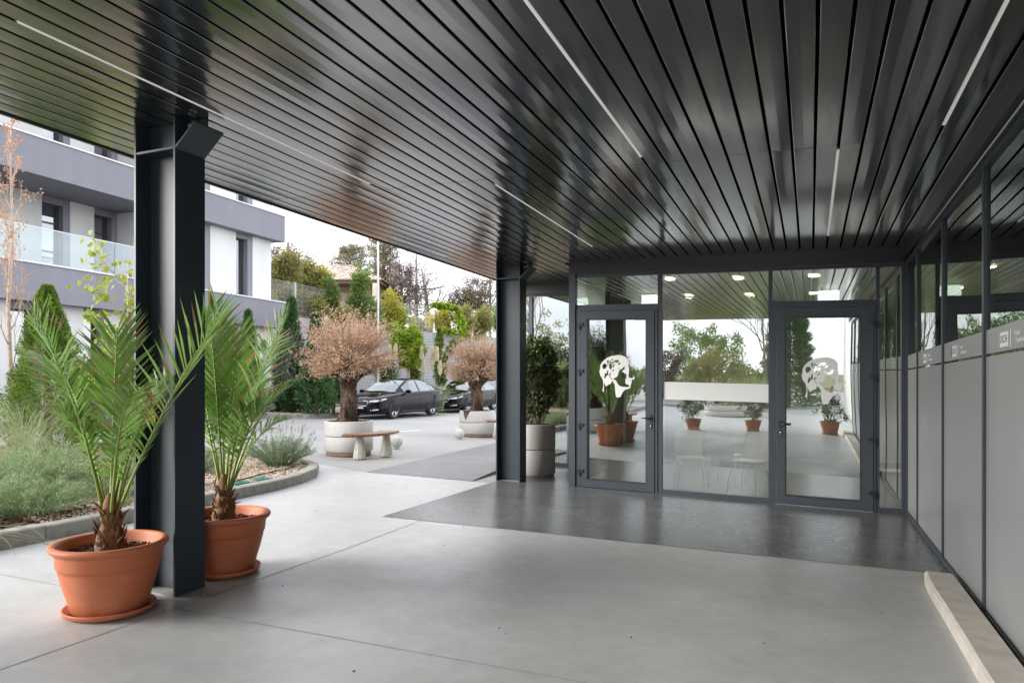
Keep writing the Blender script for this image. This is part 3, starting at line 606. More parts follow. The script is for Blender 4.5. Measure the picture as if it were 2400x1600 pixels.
# ================================================================== WHITE AND GREY BUILDING ON THE LEFT
XB, XW, XR = -18.1, -18.45, -20.0
wb = thing('apartment_building', 'three-storey white building with projecting grey bands and a glass balcony', 'building', (-22, 12, 0), mode='v')
Y0, Y1 = 1.0, 20.95
for z0, z1 in ((3.17, 4.13), (6.40, 7.35)):
    mb = MB(); mb.box(XB-10, XB, Y0, Y1, z0, z1); part('band', mb, 'facade_grey', wb, True)
    mb = MB(); mb.box(XB-.3, XB+.03, Y0, Y1+.03, z1+.001, z1+.04); part('coping', mb, 'coping', wb, True)
def wallseg(y0, y1, z0, z1, x=XW, th=.3, m='facade_white', name='wall'): mb = MB(); mb.box(x-th, x, y0, y1, z0, z1); part(name, mb, m, wb, True)
def window(y0, y1, z0, z1, x=XW, lint=.2, reveal=.28, rev_side=.22, sash=0, tall=True):
    # y0..y1 opening; grey painted reveal on the far side
    xin = x-.22
    mb = MB(); mb.box(xin-.05, x-.02, y1-rev_side, y1, z0, z1); mb.box(xin-.05, x-.03, y0, y1-rev_side, z1-lint, z1); part('reveal', mb, 'facade_grey', wb, True)
    a, b, c, d = y0+.001, y1-rev_side-.001, z0+.02, z1-lint-.001
    mb = MB(); f = .055
    mb.box(xin-.04, xin, a, a+f, c, d); mb.box(xin-.04, xin, b-f, b, c, d); mb.box(xin-.04, xin, a+f, b-f, c, c+f); mb.box(xin-.04, xin, a+f, b-f, d-f, d)
    if sash: mb.box(xin-.041, xin+.001, a+f, b-f, d-.55, d-.5); mb.box(xin-.041, xin+.001, a+f, b-f, c+.62, c+.67)
    w_ = part('window', mb, 'window_frame', wb, True)
    mb = MB(); mb.box(xin-.025, xin-.015, a+f, b-f, c+f, d-f); part('pane', mb, 'glass_house', w_, True)
    mb = MB(); ym = (a+b)/2
    for i in range(5): mb.box(xin-.22+.02*(i % 2), xin-.20+.02*(i % 2), ym-.02+i*(b-ym)/5, ym+(i+1)*(b-ym)/5, c, d)
    part('curtain', mb, 'curtain', w_, True)
for (z0, z1, rec) in ((4.17, 6.39, True), (7.39, 10.2, True)):
    ys = 15.51
    # recessed part
    cuts = [(13.14, 13.97), (14.72, 15.51)]; cuts = [(cuts[0][0]-k*3.2, cuts[0][1]-k*3.2) for k in (3, 2, 1)]+cuts
    y = Y0+.1
    for a, b in cuts: wallseg(y, a, z0, z1, XR); window(a, b, z0, z1, XR, lint=.2, rev_side=.2, sash=1); y = b
    mb = MB(); mb.box(XR-.3, XW, 15.512, 15.8, z0, z1); part('wall', mb, 'facade_white', wb, True)
    for a, b in ((15.801, 17.0), (17.72, 18.86), (19.66, 20.60)): wallseg(a, b, z0, z1)
    window(17.0, 17.72, z0, z1, lint=.15); window(18.86, 19.66, z0, z1, lint=.17, rev_side=.23)
    mb = MB(); mb.box(XW-9.5, XW-.301, 20.3, 20.6, z0, z1); part('wall', mb, 'facade_white', wb, True)
z0, z1 = .1, 3.169
y = Y0+.1
for a, b in ((3.5, 4.4), (6.2, 7.1), (11.3, 12.1), (13.27, 13.95), (16.2, 17.0)):
    wallseg(y, a, z0, z1); window(a, b, z0, z1, lint=.2, rev_side=.15); y = b
wallseg(y, 20.6, z0, z1)
mb = MB(); mb.box(XW-9.5, XW-.301, 20.3, 20.6, z0, z1); part('wall', mb, 'facade_white', wb, True)
mb = MB(); mb.box(XW, XW+.04, 18.2, 20.62, 0, .9); part('plinth', mb, 'facade_grey', wb, True)
mb = MB(); mb.box(XW-10, XW+.1, Y0, 20.7, 10.2, 10.6); part('roof', mb, 'facade_grey', wb, True)
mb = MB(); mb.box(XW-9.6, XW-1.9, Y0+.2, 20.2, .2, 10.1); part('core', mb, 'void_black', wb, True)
mb = MB(); ya = Y0
while ya < 15.3:
    yb = min(ya+2.6, 15.45); mb2 = MB(); mb2.box(XB-.10, XB-.09, ya+.012, yb-.012, 4.17, 5.06); part('balustrade_glass', mb2, 'glass_clear', wb, True); ya += 2.6
mb.box(XB-.115, XB-.075, Y0, 15.45, 5.061, 5.085); part('handrail', mb, 'coping', wb, True)
mb = MB(); mb.box(0, .05, -.11, .11, .04, .14, 1); mb.box(0, .055, -.12, .12, -.10, .04, 0); mb.box(0, .06, -.12, .12, -.13, -.10, 2)
solo('wall_sign', 'small beige and red sign box on the white ground-floor wall', 'sign', (XW, 14.66, 3.0), mb, ['sign_beige', 'sign_beige', 'sign_red'])

# ================================================================== RETAINING WALL, FENCE, HILL, HOUSE
WL = [(-19.75, 21.0), (-19.9, 30.6), (-18.4, 32.8), (-16.8, 37.1), (-15.0, 46.0), (-13, 60)]
rw = thing('retaining_wall', 'tall grey stone-filled mesh retaining wall with creepers, behind the cars', 'retaining wall', (-19.5, 30, 0), mode='v')
for (x0, y0), (x1, y1) in zip(WL, WL[1:]):
    l = math.hypot(x1-x0, y1-y0); nx, ny = -(y1-y0)/l*.5, (x1-x0)/l*.5
    mb = MB(); mb.prism([(x0, y0), (x1, y1), (x1+nx, y1+ny), (x0+nx, y0+ny)], 0, 3.88); part('wall_panel', mb, 'gabion', rw, True)
sheet('hillside', [(-20.2, 20), (-20.3, 30.6), (-18.8, 33), (-17.2, 37.2), (-15.4, 46), (-13.4, 60), (20, 160), (-200, 200), (-200, 16), (-30, 16), (-29.5, 20.3)], 3.80, 'hill_earth')
fe = thing('mesh_fence', 'galvanised mesh fence standing along the top of the retaining wall', 'fence', (-20, 28, 3.8), mode='v')
WL2 = [(-19.95, 21.3), (-20.1, 30.6), (-18.6, 32.9), (-17.0, 37.2), (-15.2, 46)]
d_ = np.r_[0, np.cumsum([math.hypot(b[0]-a[0], b[1]-a[1]) for a, b in zip(WL2, WL2[1:])])]
ev = lambda s: (np.interp(s, d_, [q[0] for q in WL2]), np.interp(s, d_, [q[1] for q in WL2]))
s_, hp = 0, []
while s_ < d_[-1]:
    x, y = ev(s_); mb = MB(); mb.box(x-.035, x+.035, y-.035, y+.035, 3.88, 5.35); part('post', mb, 'fence_metal', fe, True); s_ += 2.45
s_ = 0
while s_+2.45 < d_[-1]:
    mb = MB()
    for k in range(1, 30):
        x, y = ev(s_+k*2.45/30); mb.box(x-.0035, x+.0035, y-.0035, y+.0035, 3.95, 5.30)
    a, b = ev(s_+.04), ev(s_+2.41)
    for z in np.linspace(3.95, 5.29, 7): mb.tube([(a[0], a[1], z), (b[0], b[1], z)], .0045, 4)
    part('mesh_panel', mb, 'fence_metal', fe, True); s_ += 2.45
mb = MB(); mb.box(0, 0.01, 0, .01, 0, .01)
# lamp post between the bed and the wall
lp = P(886, 760, 29.0); t = thing('lamp_post', 'tall galvanised lamp post rising behind the first dry-leaved tree', 'lamp post', (lp[0], lp[1], .12))
mb = MB(); mb.lathe([(.062, 0), (.056, .8), (.046, 4), (.033, 9.5), (0, 9.52)], 14); part('pole', mb, 'galvanised', t)
mb = MB(); mb.box(-.05, .05, -.9, .02, 9.45, 9.51); mb.box(-.12, .12, -1.45, -.9, 9.44, 9.53); part('lamp_head', mb, 'galvanised', t)
mb = MB(); mb.box(-.15, .15, -.15, .15, -.01, .02); part('base_plate', mb, 'galvanised', t)
# old house on the hill
def house():
    c = P(757, 690, 43); hx, hy = c[0], c[1]
    t = thing('old_house', 'derelict house with a patchy hipped tile roof on pale pillars, above the retaining wall', 'house', (hx, hy, 3.8), rad(23))
    mb = MB(); W2, D2 = 4.3, 3.6; ze, zr = 3.0, 4.35
    def slope(A, B, C_, D_):    # eave A->B, ridge D->C ; rows of tiles
        A, B, C_, D_ = map(np.array, (A, B, C_, D_)); nr = 16
        for r_ in range(nr):
            t0, t1 = r_/nr, (r_+1)/nr; a, b = A+(D_-A)*t0, B+(C_-B)*t0; c_, d = B+(C_-B)*t1, A+(D_-A)*t1
            nc = max(2, int(np.linalg.norm(b-a)/.24))
            for k in range(nc):
                u0, u1 = k/nc, (k+1)/nc-.01; j = random.uniform(-.02, .06)+.035; dz = np.array([0, 0, j]); dz2 = np.array([0, 0, j*.3])
                if random.random() < .03: continue
                q = [a+(b-a)*u0+dz, a+(b-a)*u1+dz, d+(c_-d)*u1+dz2, d+(c_-d)*u0+dz2]; mb.add(q+[p-np.array([0, 0, .03]) for p in q], [(0, 1, 2, 3), (0, 4, 5, 1)], 0, False, random.random())
    mb.add([(-W2, -D2, ze-.03), (W2, -D2, ze-.03), (W2, D2, ze-.03), (-W2, D2, ze-.03), (-1.7, 0, zr-.04), (1.7, 0, zr-.04)], [(0, 1, 5, 4), (1, 2, 5), (2, 3, 4, 5), (3, 0, 4)], 0, False, .1)
    e = [(-W2, -D2, ze), (W2, -D2, ze), (W2, D2, ze), (-W2, D2, ze)]; r1, r2 = (-1.7, 0, zr), (1.7, 0, zr)
    slope(e[0], e[1], r2, r1); slope(e[1], e[2], r2, r2); slope(e[2], e[3], r1, r2); slope(e[3], e[0], r1, r1)
    part('roof', mb, 'roof_tile', t)
    mb = MB(); mb.box(-W2+.1, W2-.1, -D2+.1, D2-.1, ze-.22, ze-.06); part('eaves', mb, 'bark_dark', t)
    for x in (-3.8, -1.3, 1.2, 3.9):
        mb = MB(); mb.box(x-.17, x+.17, -3.6, -3.3, 0, ze-.221); part('pillar', mb, 'old_wall', t)
    mb = MB(); mb.box(-3.9, 3.9, -1.9, 3.5, 0, ze-.222); part('wall', mb, 'old_brick', t)
    mb = MB(); mb.box(-3.9, 3.9, -3.62, -1.91, 0, .5); part('porch', mb, 'old_wall', t)
    for x in (-2.5, 0, 2.5):
        mb = MB(); mb.box(x-.45, x+.45, -1.93, -1.905, .9, 2.3); part('window', mb, 'car_cavity', t)
house()
def upole(px, top, d, h0=3.8, arm=1, label='', gr=None):
    c = P(px, 700, d); zt = P(px, top, d)[2]
    t = thing('utility_pole', label, 'utility pole', (c[0], c[1], h0), 0, gr)
    mb = MB(); mb.lathe([(.14, 0), (.09, zt-h0), (0, zt-h0+.01)], 10); part('pole', mb, 'pole_concrete', t)
    if arm: mb = MB(); mb.box(-.55, .55, -.12, -.1, zt-h0-.45, zt-h0-.37); part('crossarm', mb, 'pole_concrete', t)
    return np.array([c[0], c[1], zt-.4])
a = upole(1148.5, 645, 50, label='dark utility pole with a short crossarm beside the far column', gr='utility poles on the hill'); b = upole(675, 568, 46, arm=0, label='thin bare utility pole beside the white building', gr='utility poles on the hill')
def cable(a, b, sag, lab):
    mb = MB(); ts = np.linspace(0, 1, 24); pts = [a+(b-a)*t_-np.array([0, 0, 4*sag*t_*(1-t_)]) for t_ in ts]; o = np.array(pts[0]); mb.tube([p-o for p in pts], .018, 4)
    solo('overhead_cable', lab, 'cable', tuple(o), mb, 'cable_black')
cable(a, P(1000, 690, 62), 1.1, 'thin black overhead cable running left from the utility pole'); cable(a, P(1230, 670, 48), .2, 'thin black overhead cable running right from the utility pole')

# ================================================================== PLANTS: builders
def bez(a, b, c, n):
    t = np.linspace(0, 1, n)[:, None]; return (1-t)**2*np.asarray(a)+2*t*(1-t)*np.asarray(b)+t*t*np.asarray(c)
def ell(n, r, inner=.0, up=None):
    d = rng.normal(size=(n, 3)); d /= np.linalg.norm(d, axis=1)[:, None]
    k = (inner+(1-inner)*rng.random(n)**(.45))[:, None]; return d*k*np.asarray(r), d
def crown(mb, c, r, ncl, per, ls, cr=.25, m=0, droop=0, aspect=.5, inner=.35, flat=1.0, light=True):
    cc, d = ell(ncl, r, inner); ph = rng.uniform(0, 6.28, 4); cc = cc*(1+.28*np.sin(3.1*d[:, 0]+ph[0]+2.2*np.sin(2.7*d[:, 2]+ph[1]))+.16*np.sin(7*d[:, 1]+ph[2])*np.sin(6*d[:, 2]+ph[3]))[:, None]+np.asarray(c)
    k = np.repeat(np.arange(ncl), per); o, _ = ell(ncl*per, (cr, cr, cr*flat)); p = cc[k]+o
    dr = d[k]*.5+rng.normal(size=(len(p), 3))*.7; dr[:, 2] += .25-droop
    tone = np.clip(rng.random(ncl)[k]*.6+rng.random(len(p))*.4, 0, 1)
    mb.leaves(p, dr, ls*rng.uniform(.6, 1.3, len(p)), ls*aspect*rng.uniform(.7, 1.2, len(p)), m, tone); return cc
def limbs(mb, base, tips, r0, r1, m=0, bend=.25, n=6, sides=6, jit=.1):
    base = np.asarray(base, float)
    for t in tips:
        t = np.asarray(t, float); mid = base*.45+t*.55; mid[:2] = base[:2]+(t[:2]-base[:2])*(.5-bend); mid = mid+rng.normal(size=3)*jit*np.linalg.norm(t-base)*.3
        pts = bez(base, mid, t, n)+np.r_[np.zeros((1, 3)), rng.normal(size=(n-2, 3))*jit*.08*np.linalg.norm(t-base), np.zeros((1, 3))]
        mb.tube(pts, np.linspace(r0, r1, n), sides, m)
def twig_tree(mb, p, d, l, r, lev, spread=.6, k=3, up=.15, m=0, tips=None, shrink=.68):
    n = 5; pts = [np.asarray(p, float)]; dd = np.asarray(d, float)
    for i in range(n-1): dd = dd+rng.normal(size=3)*.12+np.array([0, 0, up*.2]); dd /= np.linalg.norm(dd); pts.append(pts[-1]+dd*l/(n-1))
    mb.tube(pts, np.linspace(r, r*.55, n), 5 if lev > 1 else 4, m)
    if tips is not None: tips.append(pts[-1])
    if lev == 0: return
    for i in range(k):
        q = pts[2+i % 3]; a = rng.normal(size=3); a -= a.dot(dd)*dd; a /= np.linalg.norm(a); nd = dd*(1-spread*.5)+a*spread+np.array([0, 0, up]); nd /= np.linalg.norm(nd)
        twig_tree(mb, q, nd, l*shrink*random.uniform(.8, 1.15), r*.55, lev-1, spread, k, up, m, tips, shrink)
def tree(kind, label, base, wood, leafm, build, cat='tree', group=None, crown_name='crown'):
    t = thing(kind, label, cat, tuple(base), 0, group); mw, ml = MB(), MB(); build(mw, ml)
    if mw.n: part('trunk', mw, wood, t)
    if ml.n: part(crown_name, ml, leafm, t)
    return t
def blades(mb, n, R, h, lean, wd, droop=.6, m=0, c=(0, 0, 0), seg=4):
    a = rng.uniform(0, 6.283, n); r = R*np.sqrt(rng.random(n)); hh = h*rng.uniform(.55, 1.1, n); le = lean*rng.uniform(.3, 1.2, n); az = a+rng.normal(size=n)*.6
    base = np.stack([c[0]+r*np.cos(a), c[1]+r*np.sin(a), np.full(n, c[2])], 1); dirh = np.stack([np.cos(az), np.sin(az), np.zeros(n)], 1); sdv = np.stack([-np.sin(az), np.cos(az), np.zeros(n)], 1)
    V_ = []
    for i in range(seg+1):
        t = i/seg; p = base+dirh*(le*t**1.6*(1+droop*t))[:, None]; p[:, 2] += hh*(t*(1+droop*.55)-droop*.75*t**2.6)
        wv = wd*(1-t)**.6 if i < seg else .0005; V_ += [p-sdv*wv/2, p+sdv*wv/2]
    V_ = np.stack(V_, 1); k = 2*(seg+1); f = np.array([(2*i, 2*i+1, 2*i+3, 2*i+2) for i in range(seg)])
    f = (f[None]+k*np.arange(n)[:, None, None]).reshape(-1, 4); mb.addq(V_.reshape(-1, 3), f, m, False, np.repeat(rng.random(n), k))

# ---- palms in terracotta pots
def pot(kind, label, x, y, s, rz=0, group='large terracotta pots with palms', saucer=True):
    t = thing(kind, label, 'plant pot', (x, y, .006), rz, group)
    sc = lambda pr: [(r*s, z*s) for r, z in pr]
    mb = MB(); mb.lathe(sc([(0, .022), (.235, .022), (.245, .03), (.27, .12), (.300, .22), (.322, .31), (.326, .345), (.333, .347), (.336, .352), (.343, .425), (.347, .435), (.350, .455), (.372, .462), (.383, .478), (.383, .492), (.372, .505), (.350, .507), (.338, .498), (.332, .485), (.325, .42), (.31, .40)]), 72)
    part('pot_body', mb, 'terracotta', t)
    if saucer: mb = MB(); mb.lathe(sc([(0, .0), (.265, .0), (.292, .02), (.302, .043), (.296, .05), (.288, .046), (.272, .020), (0, .012)]), 64); part('saucer', mb, 'terracotta', t)
    mb = MB(); mb.lathe(sc([(.327, .405), (.2, .425), (0, .435)]), 40)
    n = 900; a = rng.uniform(0, 6.28, n); r = .31*np.sqrt(rng.random(n))*s; c = np.stack([r*np.cos(a), r*np.sin(a), np.full(n, .425*s)], 1); mb.leaves(c, rng.normal(size=(n, 3))*[1, 1, .5]+[0, 0, .4], .022, .016)
    part('soil', mb, 'soil', t); return t
def palm(x, y, z, fronds, label, seed, tagp=None):
    global rng; keep = rng; rng = np.random.default_rng(seed); random.seed(seed)
    t = thing('palm', label, 'palm', (x, y, z), 0, 'young date palms in terracotta pots'); B = np.array((x, y, z))
    mb = MB(); mb.lathe([(.08, -.02), (.085, .04), (.07, .12), (.052, .20), (.038, .30), (.015, .36)], 14)
    for i in range(46):
        a = random.uniform(0, 6.28); zz = random.uniform(0, .24); r = .07-.15*zz; ln = random.uniform(.06, .11)
        c = np.array([[r*math.cos(a), r*math.sin(a), zz]]); d = np.array([[.55*math.cos(a), .55*math.sin(a), 1.0]]); fl = np.array([[math.cos(a), math.sin(a), 0]])
        mb.leaves(c, d, ln, .055, 0, random.random(), flat=fl)
        if i % 2: mb.tube([c[0], c[0]+d[0]*ln*.7+[0, 0, .01], c[0]+d[0]*ln*1.1+rng.normal(size=3)*.02], [.014, .008, .002], 4, 0, random.random())
    part('trunk', mb, 'palm_fibre', t)
    for f in fronds:
        tip, bow, droop, br = np.asarray(f[0])-B, f[1], f[2], f[3]; a0 = math.atan2(tip[1], tip[0]); st = np.array([.03*math.cos(a0), .03*math.sin(a0), .18])
        L0 = np.linalg.norm(tip-st); ctrl = st+(tip-st)*.5; ctrl = ctrl*np.array([.8, .8, 1])+np.array([0, 0, bow*L0]); n = 52
        r = bez(st, ctrl, tip, n); tg = np.gradient(r, axis=0); tg /= np.linalg.norm(tg, axis=1)[:, None]
        mb = MB(); mb.tube(r, np.linspace(.011, .0022, n), 5, 1)
        sd = np.cross(tg, (0, 0, 1.)); sd /= np.linalg.norm(sd, axis=1)[:, None]+1e-6; up = np.cross(sd, tg)
        for s in (-1, 1):
            for rep in range(2):
                if rep and s > 5: continue
                k = np.arange(14+rep, n, 2)[rng.random(len(np.arange(14+rep, n, 2))) > .16]; tt = k/n; ln = (.06+.30*np.sin(np.clip((tt-.12)/.95, 0, 1)*3.0)**.7)*(L0/1.25)*rng.uniform(.85, 1.1, len(k)); ln[:5] *= .45
                ang = np.radians(56-26*tt)[:, None]; d = tg[k]*np.cos(ang)+s*sd[k]*np.sin(ang)+up[k]*(.22+.25*rep*rng.random((len(k), 1)))+rng.normal(size=(len(k), 3))*.07; d /= np.linalg.norm(d, axis=1)[:, None]
                p0 = r[k]+tg[k]*.008*rep; mid = p0+d*ln[:, None]*.55; d2 = d+np.array([0, 0, -droop]); d2 /= np.linalg.norm(d2, axis=1)[:, None]; tipp = mid+d2*ln[:, None]*.45
                wn_ = np.cross(d, up[k]); wn_ /= np.linalg.norm(wn_, axis=1)[:, None]+1e-6; wd = .0085
                V_ = np.stack([p0-wn_*wd*.4, p0+wn_*wd*.4, mid+wn_*wd, mid-wn_*wd, tipp], 1); m_ = len(k)
                qa = rng.random(m_); mb.addq(V_.reshape(-1, 3), (np.array([(0, 1, 2, 3)])[None]+5*np.arange(m_)[:, None, None]).reshape(-1, 4), 0, False, np.repeat(qa, 5))
                dry = rng.random(m_) < .3
                for mi_, sel in ((0, np.where(~dry)[0]), (2, np.where(dry)[0])): mb.addq(V_.reshape(-1, 3), (np.array([(3, 2, 4)])[None]+5*sel[:, None, None]).reshape(-1, 3), mi_, False, np.repeat(qa, 5))
        part('frond', mb, ['leaf_palm_bright' if br else 'leaf_palm', 'palm_stalk', 'palm_tip'], t)
    if tagp is not None:
        o = tagp-B; mb = MB(); mb.extr([(o[0]-.006, o[1], o[2]+.06), (o[0]+.022, o[1]+.008, o[2]+.055), (o[0]+.04, o[1]+.01, o[2]-.01), (o[0]+.012, o[1], o[2]-.02)], (.001, -.002, 0)); mb.tube([o+[0, 0, .05], o+[-.02, .01, .10]], .0015, 4); part('tag', mb, 'tag_yellow', t)
    rng = keep; return t
pot('terracotta_pot', 'front terracotta pot left of the near column, holding the nearer palm', -3.995, 3.045, .86)
pot('terracotta_pot', 'terracotta pot half hidden behind the near column, holding the farther palm', -4.05, 4.02, .87)
D1 = 4.55
palm(-3.995, 3.045, .37, [(P(75, 748, D1-.25), .20, .35, 0), (P(275, 775, D1+.1), .12, .1, 0), (P(512, 752, D1-.35), .02, .1, 0), (P(118, 842, D1+.45), .25, .3, 0), (P(325, 815, D1+.55), .12, .1, 1),
    (P(305, 935, D1-.75), .28, .3, 0), (P(385, 905, D1+.1), .16, .25, 0), (P(355, 850, D1+.5), .2, .2, 0), (P(150, 960, D1-.1), .30, .5, 0), (P(340, 985, D1-.2), .24, .3, 0), (P(268, 870, D1+.15), .02, .02, 1)],
    'nearer young palm, in front of the near column, with a yellow tag', 11, P(352, 985, D1-.05))
D2 = 5.75
palm(-4.05, 4.02, .375, [(P(664, 765, D2-.2), .10, .25, 0), (P(560, 842, D2), .05, .05, 1), (P(490, 742, D2-.1), .1, .1, 0), (P(430, 770, D2+.3), .12, .2, 0), (P(630, 815, D2+.5), .2, .3, 0), (P(690, 905, D2-.3), .30, .5, 0), (P(640, 935, D2-.55), .28, .4, 0), (P(520, 790, D2+.4), .08, .1, 0),
    (P(600, 900, D2+.5), .2, .3, 0), (P(440, 880, D2-.2), .2, .3, 0), (P(675, 985, D2-.1), .34, .5, 0), (P(575, 960, D2-.6), .2, .3, 0), (P(555, 790, D2+.1), .02, .1, 0)],
    'farther young palm, right of the near column', 12)
# shrubs in terracotta pots at the open side of the canopy (mirrored in the glass)
for i, (x, y, s) in enumerate([(-3.0, -.75, .62), (-1.45, -1.15, .62), (.50, -1.45, .66)]):
    lab = ['left', 'middle', 'right'][i]
    pot('terracotta_pot', f'{lab} of the three small terracotta pots with round shrubs, mirrored in the glass', x, y, s, group='small terracotta pots with shrubs', saucer=True)
    def b(mw, ml, i=i):
        tips = []; 
        for q in range(7): twig_tree(mw, (0, 0, 0), (random.uniform(-.3, .3), random.uniform(-.3, .3), 1), .28, .009, 1, .5, 3)
        crown(ml, (0, 0, .42), (.30, .30, .40), 60, 26, .06, .10, aspect=.5)
        if i == 2: crown(ml, (.1, 0, .85), (.16, .16, .25), 12, 8, .06, .08)
    tree('potted_shrub', f'dark glossy shrub in the {lab} small terracotta pot, mirrored in the glass', (x, y, .27*s/.62), 'bark_grey', 'leaf_dark', b, 'shrub', 'round shrubs in small terracotta pots')

# ---- speckled round planters
def planter(kind, label, x, y, R, H_, mats='speckle', base=.0, group='round speckled concrete planters', notch=None):
    t = thing(kind, label, 'planter', (x, y, .006 if base == 0 else .004), 0, group); n = 72
    zb = base; ws = .05
    def ring(z0, z1, name, bevel_low=0, cut=None):
        mb = MB(); pr = [(R-ws, z0), (R-bevel_low, z0), (R, z0+bevel_low*1.3+.001), (R, z1-.012), (R-.012, z1), (R-ws+.008, z1), (R-ws, z1-.01)]
        k = len(pr); V_ = []; 
        for r_, z in pr:
            for j in range(n):
                a = 2*math.pi*j/n; zz = z
                if cut and z > z0+.05:
                    da = (a-cut+math.pi) % (2*math.pi)-math.pi; zz = z-max(0, .26-abs(da)*.9) if abs(da) < .29 else z
                    zz = max(zz, z0+.03)
                V_.append((r_*math.cos(a), r_*math.sin(a), zz))
        fs = [(j*n+i, j*n+(i+1) % n, ((j+1) % k)*n+(i+1) % n, ((j+1) % k)*n+i) for j in range(k) for i in range(n)]
        mb.add(V_, fs, 0, True); part(name, mb, mats, t)
    hm = zb+(H_-zb)*.52
    ring(zb, hm-.006, 'lower_ring', .03); ring(hm+.006, H_, 'upper_ring', 0, notch)
    mb = MB(); mb.lathe([(R-.02, zb+.05), (R-.02, H_-.07), (0, H_-.04)], 48); part('liner', mb, 'groove', t)
    if base: mb = MB(); mb.lathe([(0, 0), (R-.04, 0), (R-.04, base), (0, base)], 48); part('base', mb, 'base_brick', t)
    mb = MB(); mb.lathe([(R-ws, H_-.055), (R*.5, H_-.01), (0, H_+.01)], 40); k = 700; a = rng.uniform(0, 6.28, k); r = (R-ws)*np.sqrt(rng.random(k)); mb.leaves(np.stack([r*np.cos(a), r*np.sin(a), np.full(k, H_-.02)], 1), rng.normal(size=(k, 3))*[1, 1, .4]+[0, 0, .3], .035, .02)
    part('soil', mb, 'soil', t); return t
planter('concrete_planter', 'speckled grey planter right of the far column, holding the tall green shrub', -3.97, 10.35, .30, .80, 'speckle')
def b(mw, ml):
    for q in range(16):
        a = random.uniform(0, 6.28); twig_tree(mw, (.08*math.cos(a), .08*math.sin(a), 0), (.25*math.cos(a), .25*math.sin(a), 1), .5, .011, 2, .35, 3, .25)
    for z, r, n_ in ((.35, .20, 26), (.6, .28, 55), (.85, .30, 75), (1.08, .25, 50), (1.25, .14, 20)): crown(ml, (.02, 0, z), (r, r, .17), n_, 30, .085, .09, aspect=.36, droop=.55, inner=.5)
    crown(ml, (.30, -.05, .62), (.07, .07, .12), 6, 14, .10, .06, aspect=.4, droop=.2)
tree('ficus_shrub', 'tall dense green shrub in the speckled planter beside the far column', (-3.97, 10.35, .76), 'bark_grey', 'leaf_ficus', b, 'shrub')
PL1 = (-7.98, 10.98); PL2 = (-7.93, 16.40)
planter('concrete_planter', 'large pale speckled planter of the nearer dry-leaved tree, beside the round bench', PL1[0], PL1[1], .45, .64, 'speckle_pale', .07, 'large pale planters with dry-leaved trees')
planter('concrete_planter', 'large pale planter with a broken V notch in its rim, farther from the entrance', PL2[0], PL2[1], .45, .66, 'speckle_pale', .07, 'large pale planters with dry-leaved trees', notch=rad(-105))
def olive(x, y, label, seed, s=1.0, leafm='leaf_dry', group='dry-leaved old olive trees in round planters', dens=1.0, cat='tree'):
    global rng; keep = rng; rng = np.random.default_rng(seed); random.seed(seed)
    def b(mw, ml):
        n = 48; zz = np.linspace(0, .80*s, 34); V_ = []
        for i, z in enumerate(zz):
            t = z/(.80*s); R = (.07*(1-t)**2.2+.105+.05*t*t)*s; cx, cy = (-.03+.04*math.sin(t*4))*s, .02*math.sin(t*3)*s
            for j in range(n):
                a = 2*math.pi*j/n; tw = a+t*1.6
                rr = R*(1+.16*math.sin(3*tw+1)+.10*math.sin(5*tw+2.3*t*4)+.07*math.sin(11*tw+t*9)+.05*math.sin(17*tw-t*23))+rng.normal()*.006
                V_.append((cx+rr*math.cos(a), cy+rr*math.sin(a), z))
        fs = [(i*n+j, i*n+(j+1) % n, (i+1)*n+(j+1) % n, (i+1)*n+j) for i in range(len(zz)-1) for j in range(n)]; fs.append(tuple((len(zz)-1)*n+j for j in range(n)))
        mw.add(V_, fs, 0, True)
        top = np.array([.03*s, 0, .74*s]); tips = []
        for k in range(9):
            a = k*.7+.3; twig_tree(mw, top+[.09*s*math.cos(a), .09*s*math.sin(a), 0], (.9*math.cos(a), .9*math.sin(a), .75), .34*s, .05*s, 2, .55, 4, .2, tips=tips)
        # thin shoots radiating into a ball, dry leaves along each
        C_ = np.array([.02, 0, 1.22*s]); ns = int(560*dens)
        d = rng.normal(size=(ns, 3)); d[:, 2] += .10; d /= np.linalg.norm(d, axis=1)[:, None]; d[d[:, 2] < -.62] *= [1, 1, -.5]
        P0 = C_+d*np.array([.22, .22, .12])*s+[0, 0, -.16*s]; R_ = np.array([.88, .88, .62])*s*(1+.13*np.sin(5*np.arctan2(d[:, 1], d[:, 0]))[:, None]+.10*rng.normal(size=(ns, 1))); P1 = C_+d*R_+np.array([0, 0, .36])*rng.random((ns, 1))*(d[:, 2:] > .25)*s
        for i in range(ns):
            md = (P0[i]+P1[i])/2+rng.normal(size=3)*.06+[0, 0, .05]; pts = bez(P0[i], md, P1[i], 5)
            if i % 2 == 0: mw.tube(pts, np.linspace(.006, .0015, 5)*s, 3, 0, cap=False)
            m_ = 34; tt = rng.uniform(.18, 1.0, m_)[:, None]; q = (1-tt)**2*P0[i]+2*tt*(1-tt)*md+tt*tt*P1[i]+rng.normal(size=(m_, 3))*.032*s
            dl = (P1[i]-P0[i])/np.linalg.norm(P1[i]-P0[i])+rng.normal(size=(m_, 3))*.65; ml.leaves(q, dl, .055*rng.uniform(.6, 1.3, m_)*s, .016*s, 0, np.clip(.25+.35*rng.random(m_)+.4*rng.random(), 0, 1))
    z0 = .63 if s == 1.0 else .60
    tree('olive_tree', label, (x, y, z0), 'bark_olive', leafm, b, cat, group)
    rng = keep
olive(PL1[0], PL1[1], 'nearer dry tree with a ball of tan leaves on a thick gnarled trunk', 21)
olive(PL2[0], PL2[1], 'farther dry tan-leaved tree, cut by the far column, in the notched planter', 22, .98)
